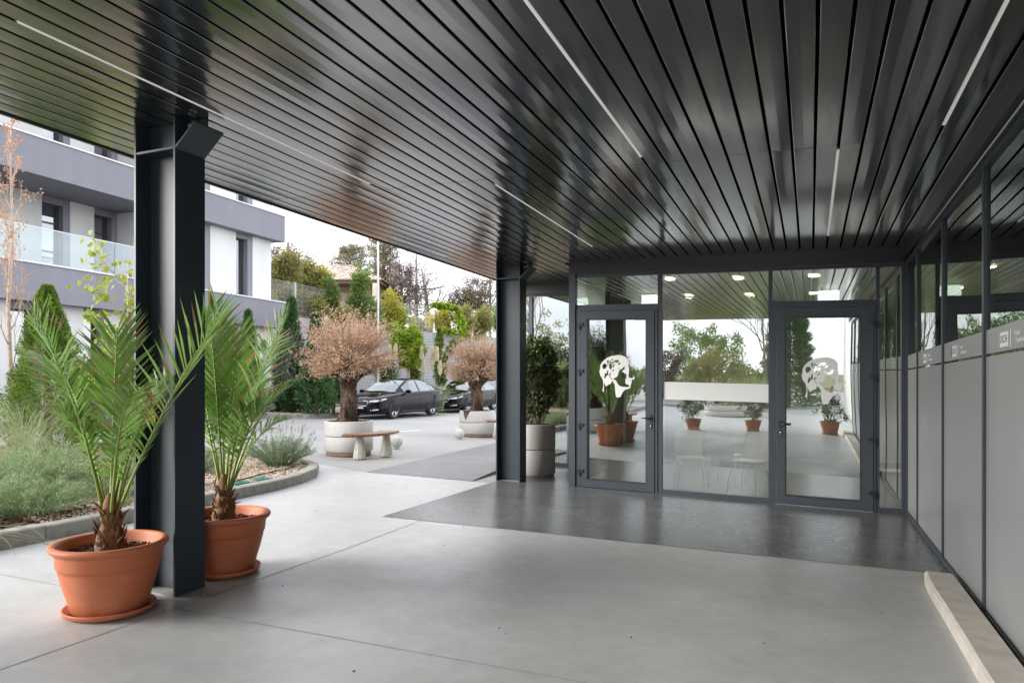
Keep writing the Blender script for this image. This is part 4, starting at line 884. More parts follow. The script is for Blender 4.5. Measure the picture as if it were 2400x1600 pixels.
def bench(cx, cy, a0, a1, label, R0=.57, R1=.94):
    t = thing('curved_bench', label, 'bench', (cx, cy, .006), 0, 'curved slatted benches round the planters')
    mb = MB(); n = 15
    for i in range(n):
        b0, b1 = a0+(a1-a0)*i/n+.008, a0+(a1-a0)*(i+1)/n-.008
        mb.prism([(R0*math.cos(b0), R0*math.sin(b0)), (R1*math.cos(b0), R1*math.sin(b0)), (R1*math.cos(b1), R1*math.sin(b1)), (R0*math.cos(b1), R0*math.sin(b1))], .41, .445)
    for rr in (R0+.07, R1-.09): mb.tube([(rr*math.cos(a), rr*math.sin(a), .40) for a in np.linspace(a0+.03, a1-.03, 12)], .012, 5)
    part('seat', mb, 'bench_wood', t)
    for f in (.25, .80):
        a = a0+(a1-a0)*f; r = (R0+R1)/2; mb = MB(); mb.lathe([(.115, 0), (.115, .05), (.062, .385), (0, .385)], 10, (r*math.cos(a), r*math.sin(a), 0), 0, False)
        g = part('leg', mb, 'leg_concrete', t); mb = MB(); ca, sa = r*math.cos(a)+.098*math.cos(-.9), r*math.sin(a)+.098*math.sin(-.9); mb.lathe([(0, 0), (.009, 0), (.009, .006), (0, .006)], 8, (ca, sa-.004, .11), ax='y'); part('bolt', mb, 'frame_dark', g)
bench(PL1[0], PL1[1], rad(-62), rad(28), 'curved wooden bench on two faceted concrete legs, at the nearer planter')
bench(PL2[0], PL2[1], rad(-40), rad(50), 'curved wooden bench mostly hidden by the far column, at the notched planter')
for (x, y), r, lab in ((G(923, 1052), .128, 'stone ball beside the curved bench, the nearer of the two'), (G(1072, 1030), .125, 'stone ball standing alone on the open paving, left of the far column')):
    n_ = 18; mb = MB(); mb.lathe([(.055, 0), (.055, .018)]+[(r*math.sin(a), .015+r-r*math.cos(a)) for a in np.linspace(.42, math.pi, n_)], 36); solo('stone_ball', lab, 'stone ball', (x, y+.1, .003), mb, 'ball_stone', 'round stone balls on the paving')
# planters outside the frame on the left / behind, seen only as reflections
planter('concrete_planter', 'big round planter at the canopy edge, seen as a reflection in the left door', -5.35, .85, .62, .62, 'speckle_pale', .0, 'big round planters mirrored in the glass')
olive(-5.35, .85, 'dark leafy tree in the big round planter, mirrored in the left door', 31, 1.04, 'leaf_dark', 'trees mirrored in the glass', .8)
bench(-5.35, .85, rad(-50), rad(60), 'curved bench round the big planter, mirrored in the left door', .74, 1.12)
for i, (x, y, R_) in enumerate([(-2.7, -7.9, .95), (-5.2, -13, 1.3)]):
    planter('concrete_planter', ['nearer low white round planter, mirrored in the middle pane', 'farther low white round planter, mirrored in the middle pane'][i], x, y, R_, .42, 'speckle_pale', .0, 'low white planters mirrored in the glass')
    def b(mw, ml): 
        for q in range(8): twig_tree(mw, (random.uniform(-.4, .4), random.uniform(-.4, .4), 0), (0, 0, 1), .5, .012, 2, .6, 3)
        crown(ml, (0, 0, .45), (.7, .7, .5), 60, 24, .07, .16)
    tree('shrub', ['green shrub in the nearer low white planter', 'green shrub in the farther low white planter'][i]+', mirrored in the glass', (x, y, .38), 'bark_grey', 'leaf_green', b, 'shrub', 'shrubs in the low white planters')

# ================================================================== CARS
def build_car(x, y, rz, label):
    t = thing('parked_car', label, 'car', (x, y, .004), rz, 'black saloon cars parked in line'); KZ = .97
    xs = [2.34, 2.30, 2.15, 1.9, 1.38, 1.0, .6, 0, -.8, -1.31, -1.8, -2.15, -2.3, -2.36][::-1]
    tab = dict(hw=[.55, .70, .85, .895, .915, .915, .915, .915, .915, .915, .90, .86, .79, .68], lo=[.28, .22, .19, .18, .17, .17, .17, .17, .17, .17, .19, .24, .30, .40],
        sh=[.60, .66, .73, .79, .86, .90, .925, .945, .965, .98, .99, .99, .97, .90], tp=[.62, .70, .78, .85, .94, .985, .98, .97, .97, .99, 1.04, 1.075, 1.05, .94])
    X = np.linspace(-2.36, 2.34, 70); g = lambda k: np.interp(X, xs, tab[k][::-1])
    sm = lambda a: np.convolve(np.pad(a, 2, 'edge'), [.1, .2, .4, .2, .1], 'valid'); hw, lo, sh, tp = map(sm, (g('hw'), g('lo'), g('sh'), g('tp')))
    def half(i): h, l, s, p = hw[i], lo[i], sh[i], tp[i]; return [(0, l), (h*.80, l), (h*.93, l+.05), (h*.985, l+.15), (h*.972, .42*l+.42*s), (h*1.0, s-.17), (h*.982, s-.11), (h*.975, s-.035), (h*.93, s+.006), (h*.72, .35*s+.65*p), (h*.38, p-.004), (0, p)]
    V_ = []; m_ = 20
    for i, x_ in enumerate(X):
        hf = half(i); ring = [(a, b) for a, b in hf]+[(-a, b) for a, b in hf[-2:0:-1]]; V_ += [(x_, a, b*KZ) for a, b in ring]
    m_ = len(ring); fs = [(i*m_+j, i*m_+(j+1) % m_, (i+1)*m_+(j+1) % m_, (i+1)*m_+j) for i in range(69) for j in range(m_)]+[tuple(range(m_))[::-1], tuple(69*m_+j for j in range(m_))]
    mb = MB(); mb.add(V_, fs, 0, True); body = part('body', mb, ['car_black', 'car_cavity'], t)
    cut = MB()
    for wx in (1.38, -1.31):
        for s in (-1, 1): cut.lathe([(0, .62*s), (.372, .62*s), (.372, 1.05*s), (0, 1.05*s)][::s], 36, (wx, 0, .335), 0, False, ax='y')
    co = cut.build('cutter', 'car_cavity'); bo = body.modifiers.new('b', 'BOOLEAN'); bo.operation = 'DIFFERENCE'; bo.object = co; bo.solver = 'EXACT'
    dg = bpy.context.evaluated_depsgraph_get(); dg.update(); me = bpy.data.meshes.new_from_object(body.evaluated_get(dg)); body.modifiers.clear(); old = body.data; body.data = me; bpy.data.objects.remove(co)
    me.materials.clear(); me.materials.append(MATS['car_black']); me.materials.append(MATS['car_cavity'])
    for p in me.polygons:
        c = p.center
        for wx in (1.38, -1.31):
            if math.hypot(c[0]-wx, c[2]-.335) < .375 and abs(c[1]) < .90 and abs(c[1]) > .55: p.material_index = 1; p.use_smooth = False
    # cabin
    cx = [1.05, .98, .55, .15, -.3, -.8, -1.2, -1.6, -2.0, -2.12][::-1]; tz = [.965, .985, 1.22, 1.41, 1.46, 1.45, 1.385, 1.27, 1.12, 1.07][::-1]; ty = [.74, .72, .655, .61, .60, .60, .60, .60, .62, .63][::-1]; by = [.80, .80, .84, .85, .855, .855, .85, .83, .79, .77][::-1]
    XC = np.linspace(-2.12, 1.05, 64); z_, ty_, by_ = sm(np.interp(XC, cx, tz)), np.interp(XC, cx, ty), np.interp(XC, cx, by); bz = np.interp(XC, X, sh)-.01
    rows = []
    for i, x_ in enumerate(XC):
        e = max(z_[i]-.075, bz[i]+.002); rows.append([(x_, by_[i], bz[i]-.03), (x_, (by_[i]*.45+ty_[i]*.55)+.012, (bz[i]+e)/2), (x_, ty_[i], e), (x_, ty_[i]*.88, z_[i]-.022), (x_, ty_[i]*.5, z_[i]-.003), (x_, 0, z_[i])])
    rows = [[(a, b, c*KZ) for a, b, c in r_] for r_ in rows]
    R_ = [r_+[(a, -b, c) for a, b, c in r_[-2::-1]] for r_ in rows]; k = len(R_[0]); V_ = [v for r_ in R_ for v in r_]
    roof, glass = [], {'windscreen': [], 'rear_window': [], 'side_window': [], 's2': []}
    for i in range(63):
        xm = (XC[i]+XC[i+1])/2
        for j in range(k-1):
            f = (i*k+j, i*k+j+1, (i+1)*k+j+1, (i+1)*k+j); side = j < 2 or j > k-4; edge = j in (2, k-4)
            if side: (glass['side_window' if j < 2 else 's2'] if (-.36 < xm < .62 or -1.30 < xm < -.44 or -1.62 < xm < -1.36) else roof).append(f)
            elif edge: roof.append(f)
            elif xm > .17: glass['windscreen'].append(f)
            elif xm < -1.22: glass['rear_window'].append(f)
            else: roof.append(f)
    mb = MB(); mb.add(V_, roof, 0, True); part('roof', mb, 'car_black', t)
    for nme, fl in glass.items(): mb = MB(); mb.add(V_, fl, 0, True); part('side_window' if nme == 's2' else nme, mb, 'car_glass', t)
    mb = MB(); mb.box(-1.5, .6, -.68, .68, .5, .80); 
    for sx, sy in ((.05, .35), (.05, -.35), (-.95, .35), (-.95, -.35)): mb.box(sx-.08, sx+.06, sy-.22, sy+.22, .6, 1.18)
    part('interior', mb, 'car_trim', t)
    YS = lambda x_, z: 0
    def sidept(x_, z, s, off=.004):
        i = int(np.argmin(abs(X-x_))); hf = half(i); zz = [q[1]*KZ for q in hf[2:9]]; yy = [q[0] for q in hf[2:9]]; return (x_, s*(np.interp(z, zz, yy)+off), z)
    for s in (-1, 1):
        for x_ in (.78, -.40): mb = MB(); mb.tube([sidept(x_-.04*(z-.5), z, s, .0005) for z in np.linspace(.25, .90, 8)], .005, 4); part('door_gap', mb, 'car_cavity', t)
        mb = MB(); mb.tube([sidept(x_, .24+.01*x_, s, .0) for x_ in np.linspace(.95, -.9, 12)], .018, 6); part('side_trim', mb, 'car_trim', t)
        mb = MB(); mb.tube([(x_, s*(np.interp(x_, XC, by_)+.008), np.interp(x_, XC, bz)*KZ+.004) for x_ in np.linspace(.75, -1.7, 20)], .008, 5); part('window_trim', mb, 'car_trim', t)
        for x_ in (-.18, -1.08): mb = MB(); a = sidept(x_, .80, s, .01); b_ = sidept(x_-.2, .805, s, .01); mb.tube([a, ((a[0]+b_[0])/2, a[1]+s*.018, .805), b_], .011, 6); part('door_handle', mb, 'car_black', t)
        mb = MB(); c = np.array([.60, s*.985, .955*KZ+.02]); V2 = []
        for q in np.linspace(-1, 1, 7):
            for a in np.linspace(0, 6.283, 12, endpoint=False): V2.append((c[0]+.055*math.cos(a)*(1-.15*q*q)+.02*abs(q), c[1]+.10*q, c[2]+.065*math.sin(a)*math.sqrt(1-.55*q*q)))
        mb.add(V2, [(i*12+j, i*12+(j+1) % 12, (i+1)*12+(j+1) % 12, (i+1)*12+j) for i in range(6) for j in range(12)]+[tuple(range(12))[::-1], tuple(72+j for j in range(12))], 0, True); mb.box(.56, .64, min(s*.80, s*.90), max(s*.80, s*.90), c[2]-.045, c[2]-.02); part('wing_mirror', mb, 'car_black', t)
        # lamps
        pl = [(2.345, .50, .655), (2.29, .68, .675), (2.15, .835, .70), (1.95, .893, .725), (1.99, .896, .685), (2.17, .845, .635), (2.30, .69, .61), (2.350, .50, .595)]
        mb = MB(); mb.extr([(a+.012, s*b, c) for a, b, c in pl], (-.10, 0, 0)); part('headlight', mb, 'lamp_glass', t)
        mb = MB(); mb.extr([(2.350, s*.54, .35), (2.26, s*.77, .37), (2.26, s*.77, .33), (2.350, s*.54, .31)], (-.09, 0, 0)); part('fog_lamp', mb, 'lamp_glass', t)
        mb = MB(); mb.extr([(-2.30, s*.50, .93), (-2.02, s*.875, .91), (-2.04, s*.875, .79), (-2.34, s*.56, .81)], (.08, 0, 0)); part('tail_light', mb, 'tail_red', t)
    N = lambda y_: 2.358-.03*(y_*y_)
    hexa = [(-.46, .585), (-.40, .645), (.40, .645), (.46, .585), (.38, .475), (-.38, .475)]
    mb = MB(); mb.extr([(N(y_)-.02, y_, z*1.0) for y_, z in hexa], (.012, 0, 0)); g_ = part('grille', mb, 'car_cavity', t)
    mb = MB(); hx = hexa+[hexa[0]]
    for a, b_ in zip(hx, hx[1:]): mb.tube([(N(a[0]*(1-q)+b_[0]*q)+.002, a[0]*(1-q)+b_[0]*q, a[1]*(1-q)+b_[1]*q) for q in np.linspace(0, 1, 6)], .013, 6)
    part('chrome_frame', mb, 'chrome', g_)
    mb = MB()
    for q in np.linspace(-.38, .38, 19): mb.box(N(q)-.006, N(q)+.004, q-.005, q+.005, .49, .635)
    part('slats', mb, 'rim', g_)
    mb = MB(); mb.lathe([(0, 0), (.035, 0), (.035, .012), (0, .014)], 20, (2.335, 0, .672), ax='x'); mb.extr([(2.350, -.02, .665), (2.350, .018, .680), (2.350, -.004, .690)], (.003, 0, 0), 1); part('emblem', mb, ['chrome', 'car_trim'], t)
    mb = MB(); mb.extr([(2.325, -.62, .33), (2.325, .62, .33), (2.325, .55, .24), (2.325, -.55, .24)], (.012, 0, 0)); part('lower_intake', mb, 'car_trim', t)
    mb = MB(); mb.box(2.352, 2.362, -.26, .26, .385, .495, 0); mb.box(2.3625, 2.3635, -.256, -.215, .389, .491, 1)
    add_text(mb, 'B 124 SCD', .088, (2.363, .02, .440), (0, 1, 0), (0, 0, 1), 2, 1.0, .0015); part('number_plate', mb, ['plate_white', 'plate_blue', 'plate_text'], t)
    for wx in (1.38, -1.31):
        for s in (-1, 1):
            mb = MB(); yw = s*.905; mb.lathe([(.215, yw-s*.20), (.30, yw-s*.205), (.322, yw-s*.18), (.326, yw-s*.10), (.322, yw-s*.03), (.30, yw), (.235, yw-s*.006), (.225, yw-s*.02)], 44, (wx, 0, .326), 0, True, ax='y'); wh = part('wheel', mb, 'tyre', t)
            mb = MB(); yr = yw-s*.018
            mb.lathe([(.228, yr), (.222, yr-s*.004), (.208, yr-s*.018), (.205, yr-s*.12)], 40, (wx, 0, .326), 0, True, ax='y'); mb.lathe([(0, yr-s*.004), (.045, yr-s*.004), (.05, yr-s*.02)], 20, (wx, 0, .326), 0, True, ax='y')
            for q in range(5):
                for dq in (-.16, .16):
                    a = 2*math.pi*q/5+.3; a1 = a+dq; ux, uz = math.cos(a), math.sin(a); px_, pz_ = math.cos(a1), math.sin(a1); wx_, wz_ = -math.sin(a1)*.016, math.cos(a1)*.016
                    pts = [(wx+.035*ux+wx_, yr-s*.012, .326+.035*uz+wz_), (wx+.035*ux-wx_, yr-s*.012, .326+.035*uz-wz_), (wx+.214*px_-wx_*1.3, yr-s*.004, .326+.214*pz_-wz_*1.3), (wx+.214*px_+wx_*1.3, yr-s*.004, .326+.214*pz_+wz_*1.3)]; mb.extr(pts, (0, -s*.018, 0))
            part('rim', mb, 'rim', wh); mb = MB(); mb.lathe([(.204, yr-s*.05), (0, yr-s*.05)], 30, (wx, 0, .326), 0, False, ax='y'); part('hub_disc', mb, 'car_cavity', wh)
    return t
c1 = build_car(-14.22, 22.36, rad(-90), 'black saloon car with its front plate showing, parked behind the nearer dry-leaved tree')
dup(c1, (-14.42, 28.50, .004), rad(-90), 'second black saloon car, behind the first, partly hidden by the farther tree trunk', c1['group'])

# ================================================================== GARDEN ON THE LEFT
def conifer(label, px, pyb, pyt, d, wpx, leafm='leaf_thuja', n=9000, ls=.075, z0=.1, kind='conifer', group=None, col=1.0, sharp=1.0, droop=0., wood='bark_grey', asp=.35, loc=None):
    c = P(px, 800, d) if loc is None else np.array(loc); H_ = P(px, pyt, d)[2]-z0; R = wpx/2/F*d
    def b(mw, ml):
        mw.tube([(0, 0, 0), (0, 0, H_*.5), (0, 0, H_*.93)], [.05+R*.05, .03+R*.02, .008], 7)
        t = rng.random(n)**.75; t = t*(1-.02); a = rng.uniform(0, 6.283, n)
        prof = R*np.minimum(1, (1-t)*1.3+.015)**sharp*np.minimum(1, .55+t*4)*(1+.13*np.sin(a*3+t*9)+.09*np.sin(a*7-t*17)+.08*np.sin(t*40+a*2))
        r = prof*np.sqrt(rng.uniform(.30, 1, n)); c_ = np.stack([r*np.cos(a), r*np.sin(a), t*H_*.97+.03], 1)
        dv = np.stack([np.cos(a)*.8, np.sin(a)*.8, np.full(n, .8-droop*1.6)], 1)+rng.normal(size=(n, 3))*.45
        ml.leaves(c_, dv, ls*rng.uniform(.6, 1.3, n), ls*asp*rng.uniform(.7, 1.3, n), 0, np.clip(.5+.5*np.sin(a*9+t*31)+rng.normal(size=n)*.25, 0, 1))
    return tree(kind, label, (c[0], c[1], z0), wood, leafm, b, 'tree', group)
conifer('tall pointed yellow-green thuja behind the nearer palm', 112, 1068, 655, 11.3, 185, n=34000, ls=.05, z0=.09, kind='thuja', sharp=.8)
# pale bare young tree at the left edge
bt = P(22, 800, 11.5)
def b(mw, ml):
    tips = []; pts = [(0, 0, 0), (.02, .01, 1.2), (-.03, 0, 2.4), (.05, .02, 3.6), (.03, 0, 4.9), (.06, 0, 5.9)]; mw.tube(pts, [.045, .036, .03, .022, .014, .005], 7)
    for q in range(20):
        z = 1.3+q*.22; p = (np.interp(z, [0, 1.2, 2.4, 3.6, 4.9, 5.9], [q_[0] for q_ in pts]), 0, z); a = q*2.4; twig_tree(mw, p, (.45*math.cos(a), .45*math.sin(a), 1), .75*(1-.09*q*.5), .011, 2, .45, 3, .3, tips=tips)
    tp = np.array(tips); tp = tp[tp[:, 2] > 1.6]; ml.leaves(np.repeat(tp, 3, 0)+rng.normal(size=(len(tp)*3, 3))*.035, rng.normal(size=(len(tp)*3, 3)), .045, .032)
tree('young_tree', 'pale slender young tree with a few orange leaves at the left edge', (bt[0], bt[1], .09), 'bark_pale', 'leaf_peach', b, 'tree', crown_name='leaves')
mp_ = P(296, 800, 8.6)
def b(mw, ml):
    pts = [(0, 0, 0), (0, .02, .8), (-.02, 0, 1.5), (.03, 0, 2.1), (.02, 0, 2.75)]; mw.tube(pts, [.022, .018, .014, .009, .003], 6); tips = []
    for q in range(15): z = .95+q*.115; a = q*2.2+1.2; twig_tree(mw, (0, 0, z), (math.cos(a), math.sin(a), .7), .34, .006, 1, .5, 3, .1, tips=tips)
    tp = np.array(tips); n = len(tp)*9; c = np.repeat(tp, 9, 0)+rng.normal(size=(n, 3))*.07
    for k in range(5):
        a = (k-2)*.62; d0 = rng.normal(size=(n, 3)) if k == 0 else d0; d0[:, 2] -= .0
        if k == 0: up_ = rng.normal(size=(n, 3)); up_ /= np.linalg.norm(up_, axis=1)[:, None]; d0 /= np.linalg.norm(d0, axis=1)[:, None]; sd_ = np.cross(d0, up_); sd_ /= np.linalg.norm(sd_, axis=1)[:, None]; nrm = np.cross(d0, sd_); tone = rng.random(n)
        dd = d0*math.cos(a)+sd_*math.sin(a); ml.leaves(c, dd, .062*(1-.12*abs(k-2)), .03, 0, tone, flat=nrm)
tree('maple_sapling', 'thin sapling with lobed yellow-green leaves beside the near column', (mp_[0], mp_[1], .09), 'bark_pale', 'leaf_maple', b, 'tree', crown_name='leaves')
def tuft(kind, label, loc, n, R, h, lean, wd, m='leaf_grass', droop=.6, group=None, cat='grass', extra=None):
    mb = MB(); blades(mb, n, R, h, lean, wd, droop)
    if extra: extra(mb)
    ms = [m] if not extra else [m, 'plume']
    return solo(kind, label, cat, loc, mb, ms, group)
def sage(label, x, y, R, h, n=5200, m='leaf_sage', kind='sage_bush', group='grey-green feathery bushes in the left bed', spikes=0):
    def b(mw, ml):
        ns = 190; a = rng.uniform(0, 6.28, ns); le = R*np.sqrt(rng.random(ns)); 
        for i in range(ns):
            tip = np.array([le[i]*math.cos(a[i]), le[i]*math.sin(a[i]), h*math.sqrt(max(.08, 1-(le[i]/R)**2*.85))*random.uniform(.75, 1.12)]); p0 = tip*[.25, .25, 0]; mid = p0*.5+tip*.5+[0, 0, h*.12]
            pts = bez(p0, mid, tip, 5); mw.tube(pts, np.linspace(.004, .0012, 5), 3, 0, .2, cap=False); k = n//ns
            tt = rng.uniform(.25, 1, k)[:, None]; q = (1-tt)**2*p0+2*tt*(1-tt)*mid+tt*tt*tip+rng.normal(size=(k, 3))*.012; d = (tip-p0)/np.linalg.norm(tip-p0)+rng.normal(size=(k, 3))*.65
            ml.leaves(q, d, .042*rng.uniform(.6, 1.3, k), .007, 0)
            if i < spikes:
                e = tip+(tip-mid)*.5+[0, 0, random.uniform(.06, .22)]; mw.tube([tip, e], .0018, 3, 0, .2, cap=False); j = 14; c = e-(e-tip)*rng.random((j, 1))*.35; ml.leaves(c, rng.normal(size=(j, 3)), .013, .011, 1)
    t = thing(kind, label, 'shrub', (x, y, .09), 0, group); mw, ml = MB(), MB(); b(mw, ml); part('stems', mw, 'leaf_sage', t); part('foliage', ml, [m, 'flower_lav'], t)
lv = G(652, 1095, .09); sage('silver-green lavender bush with faded flower spikes at the tip of the bed', lv[0]-.1, lv[1]+.15, .58, .46, 9500, 'leaf_lav', 'lavender_bush', 'lavender bushes in the bed', 60)
sage('low lavender bush behind the farther palm', -7.9, 7.3, .5, .36, 6000, 'leaf_lav', 'lavender_bush', 'lavender bushes in the bed', 25)
for i, (x, y, R, h, lab) in enumerate([(-6.85, 4.35, .62, .50, 'grey-green feathery bush at the kerb, left of the nearer pot'), (-7.75, 4.9, .75, .62, 'grey-green feathery bush behind the one at the kerb, left of the palm'), (-7.2, 5.6, .62, .50, 'grey-green feathery bush right behind the nearer palm'), (-8.8, 5.9, .8, .66, 'larger grey-green feathery bush deeper in the bed, before the thuja'), (-8.1, 3.6, .7, .60, 'grey-green feathery bush at the left edge of the photo'), (-9.3, 4.5, .8, .66, 'feathery bush at the far left, behind the edge one')]): sage(lab, x, y, R, h*.74, 12000 if i < 3 else 8500)
for i, (x, y, n, h, lab) in enumerate([(-6.75, 3.75, 130, .55, 'arching thin grass tuft hanging over the kerb at the left edge'), (-8.3, 4.6, 190, .95, 'tall arching grass tuft among the feathery bushes'), (-9.8, 6.2, 240, 1.1, 'tall pale grass tuft in front of the thuja'), (-7.05, 6.35, 130, .6, 'grass tuft between the palm and the near column'), (-11.0, 6.2, 240, 1.2, 'tall pale grass tuft left of the thuja'), (-6.6, 5.1, 90, .45, 'small grass tuft at the kerb behind the nearer palm'), (-9.2, 8.2, 140, .75, 'grass tuft behind the near column'), (-12.2, 8.6, 160, .9, 'grass tuft at the far end of the left bed')]):
    tuft('grass_tuft', lab, (x, y, .09), n, .12, h, h*.85, .006, droop=1.0, group='ornamental grass tufts in the left bed')
# long fallen blades over the kerb
mb = MB()
for i in range(9):
    y0 = random.uniform(-.2, .25); mb.tube(bez((0, y0, .12), (.30, y0+random.uniform(-.2, .3), .22), (.55+random.uniform(0, .3), y0+random.uniform(-.3, .6), .012), 8)[:, :], np.linspace(.0035, .0012, 8), 3)
solo('grass_tuft', 'few long green blades lying across the kerb onto the floor at the left edge', 'grass', (-6.4, 3.5, 0), mb, 'leaf_grass', 'ornamental grass tufts in the left bed')
for (px_, py_), lab in (((565, 1134), 'green oval valve cover in the gravel, nearer the far palm'), ((614, 1125), 'green oval valve cover in the gravel, nearer the lavender')):
    q = G(px_, py_, .1); mb = MB(); mb.lathe([(.0, .0), (.115, 0), (.125, .012), (.12, .028), (.105, .033), (.10, .027), (0, .027)], 32); mb.box(-.03, .03, -.008, .008, .0275, .034); o = solo('valve_cover', lab, 'valve cover', (q[0], q[1], .098), mb, 'valve_green', 'green valve covers in the gravel'); o.scale = (.9, .9, 1)
hp_ = [G(x, y, .12) for x, y in ((500, 1148), (545, 1128), (600, 1114), (640, 1104), (668, 1100), (690, 1092))]; o0 = hp_[0]
mb = MB(); mb.tube([(x-o0[0], y-o0[1], .012) for x, y in hp_], .009, 6); solo('drip_hose', 'thin black drip hose lying on the gravel', 'hose', (o0[0], o0[1], .105), mb, 'cable_black')
q = G(666, 1122, .09); mb = MB(); mb.tube([(0, 0, 0), (.004, 0, .17)], [.009, .008], 5); solo('rusty_stake', 'short rusty stake in the gravel beside the lavender', 'stake', (q[0], q[1], .09), mb, 'base_brick')

# ================================================================== PLANTING BY THE BUILDING AND THE WALL
def bushP(kind, label, px, py, d, rpx, rpy, leafm, ncl, per, ls, z0, cr=.3, wood='bark_grey', aspect=.5, droop=0, group=None, cat='shrub', stem=True, inner=.3):
    c = P(px, py, d); r = rpx/F*d; rz_ = rpy/F*d
    def b(mw, ml):
        h = c[2]-z0
        cc = crown(ml, (0, 0, h), (r, r*.8, rz_), ncl, per, ls, cr, aspect=aspect, droop=droop, inner=inner)
        if stem: limbs(mw, (0, 0, 0), cc[:min(14, ncl)], .04+.02*r, .008)
    return tree(kind, label, (c[0], c[1], z0), wood, leafm, b, cat, group)
H0 = 3.82
conifer('feathery green conifer touching the corner of the white building', 683, 930, 690, 24.5, 70, 'leaf_conifer', 9000, .16, .12, group='feathery conifers by the wall')
conifer('feathery green conifer left of the nearer dry tree', 742, 930, 728, 24.0, 82, 'leaf_conifer', 10000, .16, .12, group='feathery conifers by the wall')
conifer('feathery conifer tip standing above the far palm, left one', 542, 930, 712, 21.0, 60, 'leaf_conifer', 7000, .13, .1, group='feathery conifers by the wall', loc=(-16.9, 15.9, .1))
conifer('feathery conifer tip standing above the far palm, right one', 616, 930, 713, 21.6, 64, 'leaf_conifer', 7000, .13, .1, group='feathery conifers by the wall', loc=(-16.7, 17.6, .1))
for px_, py_, rx, ry, lab in ((735, 905, 42, 42, 'low dense green conifer left of the nearer tree trunk'), (690, 925, 28, 26, 'low dense green conifer under the weeping cedar'), (782, 905, 25, 45, 'low green conifer just behind the nearer trunk'), (650, 945, 18, 12, 'small green juniper at the building corner')):
    bushP('low_conifer', lab, px_, py_, 24.8, rx, ry, 'leaf_conifer', 80, 70, .13, .12, .24, aspect=.35, group='low conifers in the bed by the wall')
# weeping cedar & blue spruce behind the far palm
def weep(label, px, py, d, rpx, hpx, leafm, z0):
    c = P(px, 900, d); top = P(px, py, d)[2]-z0; r = rpx/F*d
    def b(mw, ml):
        mw.tube([(0, 0, 0), (.05, 0, top*.5), (-.05, 0, top*.95)], [.09, .07, .03], 7)
        for k in range(70):
            a = random.uniform(0, 6.28); z = top*random.uniform(.7, 1.0); rr = r*random.uniform(.35, 1); p0 = np.array([0, 0, z]); p1 = np.array([rr*math.cos(a), rr*math.sin(a), z*random.uniform(.25, .6)]); md = np.array([rr*.95*math.cos(a), rr*.95*math.sin(a), z*1.08])
            pts = bez(p0, md, p1, 7); mw.tube(pts, np.linspace(.02, .004, 7), 4, cap=False); n = 120; tt = rng.uniform(.2, 1, n)[:, None]; q = (1-tt)**2*p0+2*tt*(1-tt)*md+tt*tt*p1+rng.normal(size=(n, 3))*.06
            ml.leaves(q, rng.normal(size=(n, 3))*.4+[0, 0, -1], .13, .028, 0)
    return tree('weeping_cedar', label, (c[0], c[1], z0), 'bark_dark', leafm, b, 'tree', 'weeping trees behind the far palm')
weep('weeping grey-green cedar between the building and the nearer dry tree', 680, 760, 24.4, 42, 170, 'leaf_spruce', .12)
weep('weeping pale blue-green cedar right beside the near column', 535, 752, 22.3, 44, 160, 'leaf_spruce', .1)
# round-headed lime tree, ivy, pampas
def stdtree(label, px, pyc, d, rx, ry, z0):
    c = P(px, pyc, d)
    def b(mw, ml):
        h = c[2]-z0; r = rx/F*d; rz_ = ry/F*d; mw.tube([(0, 0, 0), (.02, 0, h*.5), (0, 0, h)], [.05, .04, .03], 7)
        cc = crown(ml, (0, 0, h), (r*.95, r*.95, rz_*.95), 170, 40, .14, .16, aspect=.6, inner=.6); limbs(mw, (0, 0, h-rz_*.8), cc[:14], .03, .006)
    return tree('ball_tree', label, (c[0], c[1], z0), 'bark_pale', 'leaf_lime', b)
stdtree('round-headed lime-green tree on a thin stem against the grey wall', 957, 812, 29.0, 33, 42, .12)
bushP('thuja', 'dark narrow bush against the wall behind the lime ball tree', 972, 880, 31, 12, 42, 'leaf_ivy', 40, 60, .11, .1, .22, group='dark bushes along the wall')
bushP('thuja', 'dark narrow bush against the wall left of the lime ball tree', 905, 885, 30, 20, 40, 'leaf_conifer', 60, 60, .12, .1, .25, group='dark bushes along the wall')
bushP('thuja', 'dark bush behind the second car, left of the farther tree', 1085, 895, 33, 14, 30, 'leaf_ivy', 40, 50, .12, .1, .25, group='dark bushes along the wall')
def creeper(label, pts, d, wpx, n, leafm='leaf_ivy', ls=.15, group='creepers on the retaining wall'):
    P3 = [P(x, y, dd) for (x, y), dd in zip(pts, d)]; o = P3[-1].copy(); A = np.array(P3)-o
    dd_ = np.r_[0, np.cumsum(np.linalg.norm(np.diff(A, axis=0), axis=1))]; s = rng.uniform(0, dd_[-1], n); c = np.stack([np.interp(s, dd_, A[:, i]) for i in range(3)], 1)
    w_ = wpx/F*d[0]; c = c+rng.normal(size=(n, 3))*[w_*.4, w_*.4, w_*.35]*(.5+.7*np.abs(np.sin(s*2.3)))[:, None]
    mb = MB(); mb.leaves(c, rng.normal(size=(n, 3))+[.6, -.5, -.4], ls*rng.uniform(.6, 1.3, n), ls*.7, 0); mw = MB(); mw.tube(bez(A[0], (A[0]+A[-1])/2+rng.normal(size=3)*.1, A[-1], 7), .018, 5)
    t = thing('creeper', label, 'climbing plant', tuple(o), 0, group); part('vine', mw, 'bark_grey', t); part('leaves', mb, leafm, t)
creeper('creeper hanging down the grey wall, upright left strand', [(1030, 770), (1030, 800), (1026, 840), (1030, 900)], [33.3, 33.2, 33.1, 33], 9, 1500)
creeper('creeper slanting up the grey wall to the right', [(1075, 790), (1055, 815), (1040, 845), (1035, 900)], [34, 33.6, 33.2, 33], 10, 1500, 'leaf_green')
